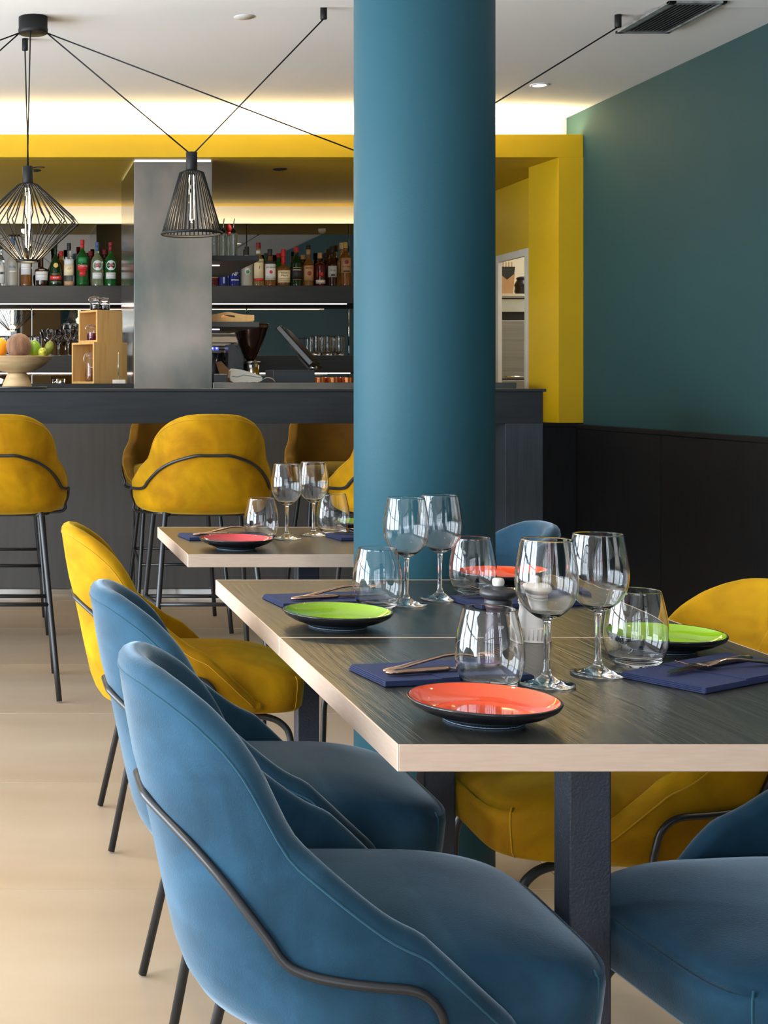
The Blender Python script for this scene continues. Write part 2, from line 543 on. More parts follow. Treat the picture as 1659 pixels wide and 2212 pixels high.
def window_wall(name, axis, pos, a0, a1, openings, zb, zt, out):
    t0, t1 = sorted((pos, pos + out * 0.15))
    root = thing(name, None, None)
    root['kind'] = 'structure'
    def bx(nm, a, b, z0, z1, m=M_WHITE, d0=t0, d1=t1, par=root, bev=0):
        if axis == 'x':
            return box(nm, d0, d1, a, b, z0, z1, m, par, bev)
        return box(nm, a, b, d0, d1, z0, z1, m, par, bev)
    bx('wall_base', a0, a1, 0, zb)
    bx('wall_head', a0, a1, zt, ZC)
    cur = a0
    for a, b in openings:
        bx('pier', cur, a, zb, zt); cur = b
    bx('pier', cur, a1, zb, zt)
    mid = (t0 + t1) / 2
    for a, b in openings:
        for k in range(0, 3):
            c = a + (b - a) * k / 2
            c = min(max(c, a + 0.03), b - 0.03)
            bx('mullion', c - 0.03, c + 0.03, zb, zt, M_BLACK, mid - 0.03, mid + 0.03)
        for z in (zb, zt - 0.05, zt - 0.62):
            bx('rail', a, b, z, z + 0.05, M_BLACK, mid - 0.025, mid + 0.025)


window_wall('wall_left', 'x', XL, YR, YB, [(-0.3, 1.7), (2.0, 4.0), (4.3, 6.3)], 0.25, 2.12, -1)
window_wall('wall_rear', 'y', YR, XL, XW, [(-3.15, -2.1), (-1.95, -0.9), (-0.75, 0.33), (2.0, 3.1)], 0.32, 2.52, -1)

box('wall_rear_ochre', 0.36, 0.98, YR - 0.01, YR + 0.015, 0, ZC - 0.013, mat('ochre_wall_paint', (0.20, 0.115, 0.03), .6, col2=(0.22, 0.125, 0.035), scale=3), kind='structure')
box('wall_rear_petrol', 0.985, 1.98, YR - 0.01, YR + 0.015, 0, ZC - 0.013, M_GREEN, kind='structure')
# yellow return wall with the kitchen hatch
hw = 3.222
hatch = thing('wall_hatch', None, None); hatch['kind'] = 'structure'
box('wall_pier_side', hw, hw + 0.012, 8.20, 8.60, 0, 2.4376, M_YEL, hatch)
box('wall_head', hw, hw + 0.012, 8.60, 9.14, 2.01, 2.4376, M_YEL, hatch)
box('wall_far_side', hw, hw + 0.012, 9.14, YB, 0, 2.4376, M_YEL, hatch)
box('wall_base', hw, hw + 0.012, 8.60, 9.14, 0, 0.9, M_YEL, hatch)
M_FRAME = mat('pale_frame_paint', (0.62, 0.56, 0.46), 0.5, col2=(0.66, 0.6, 0.5), scale=9)
hf = thing('window_1', None, None); hf['kind'] = 'structure'
box('frame_jamb', hw - 0.012, hw + 0.014, 8.60, 8.645, 0.9, 2.01, M_FRAME, hf, bev=0.002)
box('frame_jamb', hw - 0.012, hw + 0.014, 9.10, 9.14, 0.9, 2.01, M_FRAME, hf, bev=0.002)
box('frame_head', hw - 0.012, hw + 0.014, 8.645, 9.10, 1.965, 2.01, M_FRAME, hf, bev=0.002)
box('frame_sill', hw - 0.012, hw + 0.014, 8.645, 9.10, 0.9, 0.94, M_FRAME, hf, bev=0.002)
box('wall_kitchen', 5.08, 5.2, 8.2, YB, 0, 2.6, M_COVE, kind='structure')
box('wall_kitchen_front', XW + 0.12, 5.2, 8.08, 8.2, 0, 2.6, M_COVE, kind='structure')
box('ceiling_kitchen', XW + 0.05, 5.2, 8.2, YB, 2.5, 2.6, M_COVE, kind='structure')
area('kitchen_light', (4.1, 9.0, 2.45), (0, 0, 0), 1.2, 0.8, 12, (1.0, 0.93, 0.82))

# LED in the cove trough and above the mirror
led = box('led_strip', XL + 0.05, XW - 0.30, 7.955, 7.975, 2.466, 2.512, M_LEDW)
tag(led, 'warm cove lighting strip hidden on top of the yellow soffit above the bar', 'light')
area('cove_light', (0.05, 7.955, 2.512), (pi + 0.30, 0, 0), 6.2, 0.13, 66, (1.0, 0.86, 0.52))
led2 = box('led_strip', XL + 0.05, XW - 0.06, 9.900, 9.912, 2.270, 2.276, mat('soft_led', (1, 0.9, 0.7), 0.5, emit=3.0, emit_col=(1.0, 0.80, 0.50)))
tag(led2, 'thin lighting strip on the top edge of the smoked mirror behind the bar', 'light')

area('mirror_top_light', (0.0, 9.92, 2.285), (pi - 0.25, 0, 0), 6.2, 0.03, 4.5, (1.0, 0.82, 0.50))
# mirror behind the bar, in panels
mirror = box('trim_6', XL, hw - 0.01, 9.86, 9.885, 1.10, 2.302, M_DARK, kind='structure')
me_edges = [XL, -2.4, -1.15, 0.219, 1.72, 2.43, hw - 0.012]
for a, b in zip(me_edges[:-1], me_edges[1:]):
    box('mirror_panel', a + 0.0025, b - 0.0025, 9.85, 9.86, 1.102, 2.300, M_MIRROR, mirror, bev=0.0015)

# ================================================================== BAR
bar = thing('bar_counter', 'long charcoal bar counter with panelled front and steel worktop edge behind the high table', 'bar counter', (0, 7.93, 0))
fe = [-3.3, -1.9, -0.55, 0.754, 2.0, 2.89]
for a, b in zip(fe[:-1], fe[1:]):
    box('front_panel', a + 0.0025, b - 0.0025, 0.0, 0.018, 0.03, 1.10, M_BARFRONT, bar, bev=0.0015)
box('carcass', -3.3, 2.89, 0.018, 0.60, 0.03, 1.10, M_DARK, bar)
box('plinth', -3.3, 2.89, 0.004, 0.55, 0.0, 0.028, M_CHROME, bar)
box('worktop', -3.3, 0.748, -0.03, 0.66, 1.10, 1.183, M_BARWOOD, bar, bev=0.002)
box('worktop', 1.192, 2.89, -0.03, 0.66, 1.10, 1.190, M_STEEL, bar, bev=0.002)
# steel pillar rising from the bar
pil = thing('steel_pillar', 'tall brushed steel clad pillar rising from the bar to the yellow soffit', 'pillar', (0, 7.909, 0))
box('cladding', 0.752, 1.188, 0.0, 0.808, 1.10, 2.425, M_STEEL, pil, bev=0.0015)
box('side_panel', 0.7495, 0.752, 0.0, 0.808, 1.10, 2.425, mat('polished_steel_panel', (0.26, 0.25, 0.22), 0.13, 1.0, col2=(0.20, 0.195, 0.175), scale=3, stretch=(1, 3, .4)), pil)
box('light_gap', 0.757, 1.183, 0.005, 0.80, 2.425, 2.4376, mat('gap_light', (0.9, 0.95, 1), 0.5, emit=0.7, emit_col=(0.85, 0.93, 1.0)), pil)
# back counter and the shelves
bc = thing('back_counter', 'low black back counter under the mirror behind the bar', 'counter', (0, 8.75, 0))
box('worktop', -3.3, hw - 0.02, 0, 1.205, 1.06, 1.10, M_BARWOOD, bc, bev=0.002)
box('cabinet', -3.3, hw - 0.02, 0.03, 1.2, 0.0, 1.06, M_BLACKWOOD, bc)


def shelf(label, x0, x1, y0, z0, z1, lx1):
    s = thing('wall_shelf', label, 'shelf', (0, 0, 0))
    box('board', x0, x1, y0, 9.848, z0, z1, M_BARWOOD if x0 > 0 else mat('brown_black_wood', (0.021, 0.019, 0.017), 0.42, col2=(0.028, 0.026, 0.023), scale=6, stretch=(0.7, 6, 9)), s, bev=0.002)
    box('led_strip', x0 + 0.02, lx1, y0 + 0.012, y0 + 0.022, z0 - 0.0075, z0 - 0.0005, M_LED, s)
    l = bpy.data.lights.new('shelf_led', 'AREA'); l.shape = 'RECTANGLE'; l.size = lx1 - x0 - 0.1; l.size_y = 0.02
    l.energy = 1.6 * (lx1 - x0); l.color = (1.0, 0.78, 0.66)
    lo = bpy.data.objects.new('shelf_led', l); C.objects.link(lo); lo.location = ((x0 + lx1) / 2, y0 + 0.10, z0 - 0.012)
    return s


shelf('long thick upper bottle shelf left of the steel pillar', -3.3, 0.95, 9.50, 1.725, 1.843, 0.93)
shelf('upper bottle shelf between the steel pillar and the round column, thick and charcoal', 1.0, 2.55, 9.50, 1.725, 1.843, 2.336)
shelf('lower glass shelf left of the steel pillar, behind fruit bowl and bamboo boxes', -3.3, 0.95, 9.50, 1.258, 1.373, 0.93)
shelf('lower glass shelf right of the steel pillar, behind the till', 1.0, 2.55, 9.50, 1.258, 1.373, 2.36)


def small_shelf(label, z, m, dep=1.2):
    s = thing('side_shelf', label, 'shelf', (1.188, 8.0, z))
    box('board', 0, 0.281, 0, dep, -0.03, 0, m, s, bev=0.002)
    box('led_strip', 0.005, 0.10, 0.28, 0.292, -0.035, -0.030, M_LED, s)
    l = bpy.data.lights.new('side_shelf_led', 'AREA'); l.shape = 'RECTANGLE'; l.size = 0.1; l.size_y = 0.02; l.energy = 1.2; l.color = (1.0, 0.80, 0.68)
    lo = bpy.data.objects.new('side_shelf_led', l); C.objects.link(lo); lo.parent = s; lo.location = (0.10, 0.286, -0.037)
    box('led_strip', 0.005, 0.045, 0.85, 0.862, -0.035, -0.030, M_LED, s)
    return s


small_shelf('short black side shelf on the steel pillar carrying the clear dispenser bottles', 1.909, M_BARWOOD)
small_shelf('short grey side shelf on the steel pillar under the wooden tray', 1.534, mat('grey_laminate', (0.045, 0.045, 0.042), 0.4, col2=(0.05, 0.05, 0.047), scale=10), 1.02)

# high table in front of the bar
ht = thing('high_table', 'long charcoal wooden high table with thick top, yellow stools along it', 'high table', (0, 5.85, 0))
box('top_board', -1.9, 2.262, -0.006, 0.66, 1.149, 1.161, M_BARWOOD, ht, bev=0.002)
box('fascia', -1.88, 2.25, 0.0, 0.03, 1.017, 1.149, M_BARWOOD, ht, bev=0.001)
box('fascia', -1.88, 2.25, 0.62, 0.65, 1.017, 1.149, M_BARWOOD, ht, bev=0.001)
box('underside', -1.88, 2.25, 0.03, 0.62, 1.05, 1.149, M_BARWOOD, ht)
M_BL = mat('blue_black_wood', (0.020, 0.028, 0.037), 0.4, col2=(0.028, 0.037, 0.048), scale=6, stretch=(9, 6, 0.6), bump=0.2, bump_scale=14)
box('leg_panel', 2.094, 2.25, 0.0, 0.65, 0.0, 1.017, M_BL, ht, bev=0.002)
box('leg_panel', -1.88, -1.72, 0.0, 0.65, 0.0, 1.017, M_BL, ht, bev=0.002)

# round column
colm = lathe('wall_column', [(0, 0), (0.160, 0), (0.160, 1.35), (0.160, ZC), (0, ZC)], M_COL, loc=(0.999, 3.33, 0), n=96)
colm['kind'] = 'structure'
colm['label'] = 'thick round petrol blue column standing between the dining tables'

# ================================================================== CHAIRS AND STOOLS
XC, PN = 0.03, 2.3
XR = [(0.345, -0.15), (0.350, -0.185), (0.358, -0.205), (0.372, -0.222), (0.411, -0.238), (0.476, -0.2535), (0.547, -0.268), (0.600, -0.278), (0.631, -0.287), (0.66, -0.295), (0.72, -0.306), (0.786, -0.316), (0.83, -0.322)]
WW = [(0.345, 0.195), (0.350, 0.222), (0.358, 0.240), (0.372, 0.254), (0.411, 0.266), (0.48, 0.269), (0.55, 0.261), (0.60, 0.250), (0.64, 0.2485), (0.68, 0.250), (0.72, 0.247), (0.83, 0.235)]
# rim height against the angle round the back (degrees), then along the arm (90..)
RIM = [(0, .812), (12, .811), (22, .806), (32, .792), (41, .772), (49, .742), (54.5, .708), (57.5, .675), (60, .640), (62, .618), (66, .602), (71, .582), (84, .530), (90, .513)]
ARM = [(0.0, .513), (0.3, .478), (0.6, .441), (0.85, .411), (0.96, .398), (1.0, .388)]
XT = 0.158


def plan(s, z, off):
    """outer surface of the shell at parameter s in -1..1 (0 rear centre), pushed inward by off"""
    a = abs(s); sg = 1 if s >= 0 else -1
    xr = interp(XR, z) + off; W = interp(WW, z) - off
    if a <= 0.72:
        ph = a / 0.72 * pi / 2
        x = XC - (XC - xr) * max(cos(ph), 0) ** (2 / PN)
        y = W * sin(ph) ** (2 / PN)
    else:
        t = (a - 0.72) / 0.28
        x = XC + (XT - XC) * t
        y = W - 0.022 * t ** 1.5
    return x, sg * y


def ztop(s):
    a = abs(s)
    if a <= 0.72:
        return interp(RIM, a / 0.72 * 90)
    return interp(ARM, (a - 0.72) / 0.28)


def zbot(s):
    a = abs(s)
    return 0.345 + (0.02 * ((a - 0.86) / 0.14) ** 2 if a > 0.86 else 0)


def make_shell(zmap):
    NS = 56
    S = []
    for i in range(-NS, NS + 1):
        t = i / NS
        S.append(t)
    TH = 0.042
    prev = None
    vs, fs = [], []
    cols = []
    sm = {}
    # smooth the rim curve a little
    zt = [ztop(s) for s in S]
    for _ in range(1):
        zt = [zt[0]] + [(zt[i - 1] + 2 * zt[i] + zt[i + 1]) / 4 for i in range(1, len(zt) - 1)] + [zt[-1]]
    for s, zt_ in zip(S, zt):
        a = abs(s)
        th = TH
        zb = zbot(s)
        top = zt_ - th / 2
        col = []
        # outer, finer near the bottom
        for v in (0, 0.008, 0.02, 0.045, 0.09, 0.16, 0.25, 0.36, 0.48, 0.6, 0.72, 0.84, 0.93, 1.0):
            z = zb + (top - zb) * v
            x, y = plan(s, z, 0)
            col.append((x, y, zmap(z)))
        for k in range(1, 7):
            an = pi * k / 7
            z = top + th / 2 * sin(an)
            o = th / 2 - th / 2 * cos(an)
            x, y = plan(s, z, o)
            col.append((x, y, zmap(z)))
        for v in (1.0, 0.85, 0.65, 0.45, 0.3, 0.18, 0.08):
            z = zb + (top - zb) * v
            bulge = 0.010 * sin(pi * v) if a < 0.7 else 0
            x, y = plan(s, z, th + bulge)
            col.append((x, y, zmap(z)))
        cols.append(col)
    n = len(cols[0])
    for c in cols:
        vs += c
    for i in range(len(cols) - 1):
        for k in range(n):
            l = (k + 1) % n
            fs.append((i * n + k, i * n + l, (i + 1) * n + l, (i + 1) * n + k))
    # rounded ends of the arms
    for e, base in ((0, 0), (len(cols) - 1, (len(cols) - 1) * n)):
        ring = [Vector(vs[base + k]) for k in range(n)]
        cen = sum(ring, Vector()) / n
        prev = [base + k for k in range(n)]
        for sc, dx in ((0.92, 0.010), (0.72, 0.017), (0.4, 0.020)):
            cur = []
            for k in range(n):
                p = cen + (ring[k] - cen) * sc
                if sc < 0.95:
                    p.x = ring[k].x * 0.5 + cen.x * 0.5 if False else p.x
                p.x += dx
                cur.append(len(vs)); vs.append(tuple(p))
            for k in range(n):
                l = (k + 1) % n
                fs.append((prev[k], prev[l], cur[l], cur[k]))
            prev = cur
        fs.append(tuple(prev))
    me = mesh('shell', vs, fs, True)
    # piping just under the rim, on the outside
    pp = []
    for s, zt_ in zip(S, zt):
        if abs(s) > 0.985: continue
        z = zt_ - TH * 0.55
        x, y = plan(s, z, -0.0004)
        pp.append((x, y, zmap(z)))
    pv, pf = tube_data(pp, 0.0014, 6)
    pipe = mesh('piping', pv, pf, True)
    return me, pipe


def outline_seat(n=72, k=1.0, front=0.302):
    pts = []
    for i in range(n):
        a = 2 * pi * i / n
        c, s = cos(a), sin(a)
        if c >= 0:
            p = 6.0; ax, ay = front - 0.02, 0.226
        else:
            p = 2.3; ax, ay = 0.225, 0.226
        x = 0.02 + (abs(c) ** (2 / p)) * ax * (1 if c >= 0 else -1)
        y = (abs(s) ** (2 / p)) * ay * (1 if s >= 0 else -1)
        if x > 0.10:
            y *= 1 - 0.060 * ((x - 0.10) / 0.18) ** 1.3
        pts.append((x, y))
    return pts


def make_seat(zmap):
    o = outline_seat()
    n = len(o)
    rings = [(0.90, .352), (0.955, .354), (0.98, .362), (0.99, .385), (1.0, .415), (0.997, .435), (0.985, .449), (0.955, .460), (0.90, .467), (0.75, .475), (0.5, .481), (0.25, .484)]
    vs, fs = [], []
    for k, z in rings:
        for x, y in o:
            zz = z
            if z > .44:      # waterfall towards the front
                zz = z - 0.016 * max(0, (x * k - 0.12) / 0.16) ** 2
            vs.append((0.02 + (x - 0.02) * k, y * k, zmap(zz)))
    for i in range(len(rings) - 1):
        for j in range(n):
            l = (j + 1) % n
            fs.append((i * n + j, i * n + l, (i + 1) * n + l, (i + 1) * n + j))
    fs.append(tuple(range(n))[::-1])
    vs.append((0.02, 0, zmap(.4845)))
    c = len(vs) - 1; b = (len(rings) - 1) * n
    for j in range(n):
        fs.append((b + j, b + (j + 1) % n, c))
    return mesh('seat', vs, fs, True)


def rod_pts(zmap):
    # (local x, z) down the side, y from the shell surface
    side = [(-.282, .6225), (-.268, .614), (-.250, .601), (-.225, .581), (-.20, .557), (-.175, .528), (-.15, .497), (-.13, .471), (-.105, .4615), (-.07, .458), (-.03, .456), (0.01, .4535), (0.032, .444), (0.047, .425), (0.052, .40), (0.053, .375)]
    pts = []
    for x, z in side:
        xr = interp(XR, z); W = interp(WW, z)
        if x < XC:
            c = max(0.0, min(1.0, (XC - x) / (XC - xr)))
            ph = math.acos(c ** (PN / 2))
            y = W * sin(ph) ** (2 / PN)
        else:
            y = W
        nx, ny = (x - XC) / 0.3, y / 0.27
        L = sqrt(nx * nx + ny * ny)
        off = 0.0015 + 0.004 * min(1.0, max(0.0, (x + 0.28) / 0.10))
        pts.append((x + nx / L * off, y + ny / L * off, zmap(z)))
    pts.append((0.053, 0.262, zmap(.352)))
    pts.append((0.053, 0.240, zmap(.337)))
    pts.append((0.053, 0.17, zmap(.334)))
    cen = [(-.2865, 0.0, zmap(.624)), (-.2860, 0.03, zmap(.6238)), (-.2835, 0.065, zmap(.623))]
    half = cen + [p for p in pts if p[1] > 0.095]
    full = [(x, -y, z) for x, y, z in half[::-1]] + half[1:]
    return smooth_pts(full, 4)


def make_chair(name, label, cat, shell_m, pipe_m, stool=False, group=None):
    zmap = (lambda z: 0.686 + (z - 0.345) * 0.824) if stool else (lambda z: z)
    t = thing(name, label, cat, group=group)
    sh, pp = make_shell(zmap)
    link('shell', sh, shell_m, t)
    link('piping', pp, pipe_m, t)
    st = link('seat', make_seat(zmap), shell_m, t)
    for sg in (-1, 1):
        ox, oy = max(outline_seat(720), key=lambda p: p[0] * 0.8 + p[1])
        tube('corner_seam', [(0.02 + (ox - 0.02) * k_, sg * oy * k_, zmap(z_)) for k_, z_ in ((0.984, .443), (.999, .432), (1.0, .415), (.991, .385), (.981, .364), (.958, .3545))], 0.0016, pipe_m, st, n=6)
    tube('back_rail', rod_pts(zmap), 0.0060, M_BLACK, t, n=10)
    zu = zmap(.347)
    if not stool:
        fr = smooth_pts([(-0.12, -0.16, zu), (-0.12, 0.16, zu), (0.02, 0.175, zu), (0.13, 0.165, zu), (0.14, 0, zu), (0.13, -0.165, zu), (0.02, -0.175, zu)], 6, True)
        tube('seat_frame', fr, 0.0075, M_BLACK, t, closed=True)
        for sg in (-1, 1):
            tube('leg', [(-0.128, sg * 0.158, zu - 0.002), (-0.133, sg * 0.160, zu - 0.03), (-0.2, sg * 0.195, 0.004)], 0.0085, M_BLACK, t)
            tube('leg', smooth_pts([(0.10, sg * 0.165, zu - 0.002), (0.19, sg * 0.178, zu - 0.008), (0.232, sg * 0.184, zu - 0.025), (0.252, sg * 0.188, zu - 0.06), (0.256, sg * 0.190, 0.2), (0.262, sg * 0.195, 0.004)], 5), 0.0085, M_BLACK, t)
    else:
        fr = smooth_pts([(-0.12, -0.16, zu), (-0.12, 0.16, zu), (0.02, 0.175, zu), (0.13, 0.165, zu), (0.14, 0, zu), (0.13, -0.165, zu), (0.02, -0.175, zu)], 6, True)
        tube('seat_frame', fr, 0.009, M_BLACK, t, closed=True)
        rear, frnt = {}, {}
        for sg in (-1, 1):
            rear[sg] = ((-0.15, sg * 0.165, 0.655), (-0.27, sg * 0.225, 0.005))
            frnt[sg] = ((0.15, sg * 0.175, 0.655), (0.25, sg * 0.225, 0.005))
            for (top, foot), k in ((rear[sg], -1), (frnt[sg], 1)):
                tube('leg', smooth_pts([(top[0] - k * 0.06, top[1] * 0.75, zu), (top[0] - k * 0.012, top[1] * 0.93, zu - 0.004), (top[0], top[1], 0.645), foot], 5), 0.0105, M_BLACK, t)
        def at(leg, z):
            (ax, ay, az), (bx_, by, bz) = leg
            k = (az - z) / (az - bz)
            return (ax + (bx_ - ax) * k, ay + (by - ay) * k, z)
        tube('foot_rail', [at(rear[-1], .354), at(rear[1], .354)], 0.008, M_BLACK, t)
        tube('foot_rail', [at(frnt[-1], .324), at(frnt[1], .324)], 0.008, M_BLACK, t)
        for sg in (-1, 1):
            tube('side_rail', [at(rear[sg], .354), at(frnt[sg], .324)], 0.007, M_BLACK, t)
    return t


def place(o, x, y, rz, label=None, name=None):
    o.location = (x, y, 0); o.rotation_euler = (0, 0, rz)
    if label: o['label'] = label
    return o


gl = 'velvet chairs along the left side of the dining tables'
gr = 'velvet chairs along the right side of the dining tables'
cb = make_chair('dining_chair', '', 'chair', M_BLUE, M_BPIPE)
cy = make_chair('dining_chair', '', 'chair', M_YVEL, M_YPIPE)
ch = [(cb, 0.482, 1.965, 0.0, 'blue velvet dining chair nearest the camera, seen from behind with its black rail', gl),
      (None, 0.484, 2.62, 0.0, 'blue velvet dining chair between the nearest blue chair and the yellow one', gl),
      (None, 1.160, 1.93, pi + radians(6), 'dark blue velvet chair at the lower right, beside the near table leg', gr),
      (None, 1.165, 3.78, pi, 'blue velvet chair back peeping out right of the round column', gr)]
for o, x, y, r, lab, g in ch:
    o = o or copy_tree(cb)
    place(o, x, y, r, lab); o['group'] = g
for o, x, y, r, lab, g in [(cy, 0.480, 3.75, 0.0, 'mustard velvet dining chair behind the two blue ones on the left', gl),
                           (None, 1.162, 2.64, pi - radians(1.5), 'mustard velvet dining chair on the right side behind the lime plate', gr)]:
    o = o or copy_tree(cy)
    place(o, x, y, r, lab); o['group'] = g
gs = 'velvet bar stools at the high table'
sb = make_chair('bar_stool', '', 'bar stool', M_YVEL, M_YPIPE, True)
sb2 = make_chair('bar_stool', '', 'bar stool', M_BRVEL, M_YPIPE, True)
for i, (x, y, r, lab) in enumerate([
        (0.787, 5.50, pi / 2, 'mustard velvet bar stool seen whole from behind, in the middle of the high table'),
        (-0.005, 5.50, pi / 2, 'mustard velvet bar stool cut by the left edge of the picture'),
        (1.555, 5.50, pi / 2, 'mustard velvet bar stool half hidden by the round column'),
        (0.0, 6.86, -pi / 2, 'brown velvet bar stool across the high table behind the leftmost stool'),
        (0.866, 6.90, -pi / 2, 'brown velvet bar stool across the high table behind the middle stool'),
        (1.66, 6.90, -pi / 2, 'brown velvet bar stool across the high table, just left of the round column')]):
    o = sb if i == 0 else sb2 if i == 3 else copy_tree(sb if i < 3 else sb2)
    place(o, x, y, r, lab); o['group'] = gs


# ================================================================== DINING TABLES
def make_table(y0, y1, leg, label):
    t = thing('dining_table', label, 'table', (0.847, (y0 + y1) / 2, 0), group='square dining tables in a row')
    h = (y1 - y0) / 2
    w = 0.372
    box('tabletop', -w, w, -h, h, 0.7195, 0.7505, M_TOP, t, bev=0.0008, seg=1)
    e = 0.0018
    for nm, a in (('edge_band', (-w - e, -w + 0.0006, -h - e, h + e)), ('edge_band', (w - 0.0006, w + e, -h - e, h + e)),
                  ('edge_band', (-w, w, -h - e, -h + 0.0006)), ('edge_band', (-w, w, h - 0.0006, h + e))):
        box(nm, *a, 0.7185, 0.7510, M_COPPER, t, bev=0.0007, seg=1)
    lx0, lx1, ly0, ly1 = leg
    cx, cy_ = 0.847, (y0 + y1) / 2
    box('leg', lx0 - cx, lx1 - cx, ly0 - cy_, ly1 - cy_, 0.012, 0.712, M_LEG, t, bev=0.003)
    box('top_plate', lx0 - cx - 0.05, lx1 - cx + 0.05, ly0 - cy_ - 0.05, ly1 - cy_ + 0.05, 0.712, 0.7190, M_BLACK, t)
    box('foot_plate', lx0 - cx - 0.015, lx1 - cx + 0.015, ly0 - cy_ - 0.03, ly1 - cy_ + 0.03, 0.0, 0.012, M_BLACK, t, bev=0.002)
    return t


make_table(1.683, 2.392, (0.786, 0.845, 1.95, 2.005), 'square dark wood table with copper edge nearest the camera, the coral plate on its corner')
make_table(2.396, 3.098, (0.800, 0.859, 2.66, 2.715), 'dark copper-edged table in front of the column, lime plate at its left')
make_table(3.562, 4.242, (0.812, 0.871, 3.85, 3.905), 'square dark wood table with copper edge standing apart behind the round column')
# ================================================================== TABLEWARE
TZ = 0.7512


def make_plate(glaze):
    t = thing('side_plate', '', 'plate', group='two tone side plates on the dining tables')
    R = 0.0952
    outer = [(0.047, 0.0), (0.050, 0.0005), (0.052, 0.004), (0.060, 0.006), (0.078, 0.0125), (0.092, 0.0205), (R, 0.0255), (R + 0.0003, 0.0272), (R - 0.001, 0.0285),
             (R - 0.003, 0.0278), (0.088, 0.0226), (0.076, 0.0158), (0.066, 0.0114), (0.055, 0.0098)]
    lathe('plate_body', [(0, 0.003), (0.044, 0.003)] + outer + [(0.0, 0.0096)], M_PBLACK, t, n=72)
    inner = [(R - 0.0032, 0.0281), (0.088, 0.0232), (0.076, 0.0165), (0.066, 0.0122), (0.055, 0.0106), (0.0, 0.0104)]
    vs = []
    lathe('glaze', inner, glaze, t, n=72)
    lathe('foot_ring', [(0.044, 0.0032), (0.0445, 0.0001), (0.0500, 0.0001), (0.0505, 0.0015), (0.0515, 0.0036)], M_FOOT, t, n=64)
    return t


p_or = make_plate(M_ORANGE); p_li = make_plate(M_LIME); p_re = make_plate(M_RED)
for o, src, x, y, lab in [
        (p_or, None, 0.618, 1.805, 'coral orange plate with black underside on the near corner of the nearest table'),
        (None, p_or, 1.075, 3.025, 'coral orange plate at the far right of the second table, behind the tumbler'),
        (p_li, None, 0.599, 2.505, 'lime green plate with black underside at the left of the second table'),
        (None, p_li, 1.073, 2.285, 'lime green plate on the right side of the nearest table behind the tumbler'),
        (None, p_li, 1.075, 4.13, 'lime green plate on the far table, a sliver left of the column'),
        (p_re, None, 0.617, 3.69, 'rose red plate on the left of the far table')]:
    o = o or copy_tree(src)
    o.location = (x, y, TZ); o['label'] = lab


def glass_profile(outer, th, floor_z):
    """closed profile: outer up, inner back down"""
    inner = [(max(r - th, 0.0015), z) for r, z in outer if z > floor_z + 0.003]
    top = outer[-1]
    prof = [(0, outer[0][1])] + outer + [(top[0] - th * 0.5, top[1] + th * 0.45)] + inner[::-1] + [(0, floor_z)]
    return prof


def sm(profile, k=5):
    return [(max(p.x, 0), p.y) for p in smooth_pts([(r, z, 0) for r, z in profile], k)]


TUMB = [(r * 0.975, z * 1.065) for r, z in sm([(0.027, 0.0004), (0.0315, 0.0016), (0.040, 0.012), (0.0462, 0.028), (0.0482, 0.044), (0.0468, 0.064), (0.0428, 0.084), (0.0375, 0.1045), (0.0370, 0.1075)], 3)]
tumbler_me = lathe_me(glass_profile(TUMB, 0.0013, 0.0075), 56)
bowl_o = sm([(0.0055, 0.0925), (0.016, 0.0975), (0.030, 0.109), (0.0400, 0.126), (0.0430, 0.144), (0.0425, 0.162), (0.0395, 0.182), (0.0355, 0.2045), (0.0350, 0.2075)], 3)
inner = [(max(r - 0.0012, 0.0), z + 0.0012) for r, z in bowl_o if z > 0.098]
WINE = [(0, 0.0006), (0.036, 0.0004), (0.0390, 0.0012), (0.0386, 0.0026), (0.028, 0.0042), (0.016, 0.0075), (0.0075, 0.014), (0.0048, 0.022), (0.0040, 0.040), (0.0040, 0.072), (0.0047, 0.087)]
WINE += bowl_o + [(0.0344, 0.2080)] + [(r, min(z, 0.2076)) for r, z in inner[::-1]] + [(0.006, 0.0985), (0, 0.0975)]
wine_me = lathe_me(WINE, 56)
for nm, x, y, lab in [
        ('tumbler', 0.686, 1.978, 'clear stemless tumbler directly behind the coral plate on the nearest table'),
        ('tumbler', 0.968, 2.150, 'clear tumbler on the right of the nearest table, in front of the lime plate'),
        ('tumbler', 0.722, 2.700, 'clear tumbler just right of the lime plate on the second table'),
        ('tumbler', 0.966, 2.885, 'clear tumbler on the second table in front of the far coral plate'),
        ('tumbler', 0.719, 3.885, 'small looking clear tumbler beside the rose plate on the far table'),
        ('tumbler', 0.953, 4.040, 'clear tumbler on the far table right beside the column edge'),
        ('wine_glass', 0.779, 2.012, 'stemmed wine glass nearest the camera, right of the front tumbler'),
        ('wine_glass', 0.883, 2.085, 'stemmed wine glass at the right of the nearest pair, left of the navy napkin'),
        ('wine_glass', 0.790, 2.745, 'left one of the two wine glasses before the blue column'),
        ('wine_glass', 0.876, 2.812, 'right one of the two wine glasses before the blue column'),
        ('wine_glass', 0.795, 3.915, 'left wine glass of the pair on the far table'),
        ('wine_glass', 0.889, 4.005, 'right wine glass of the pair on the far table, next to the column')]:
    o = link(nm, tumbler_me if nm == 'tumbler' else wine_me, M_GLASS, None, (x, y, TZ + 0.0004))
    tag(o, lab, 'glass', 'stemless tumblers on the dining tables' if nm == 'tumbler' else 'wine glasses on the dining tables')


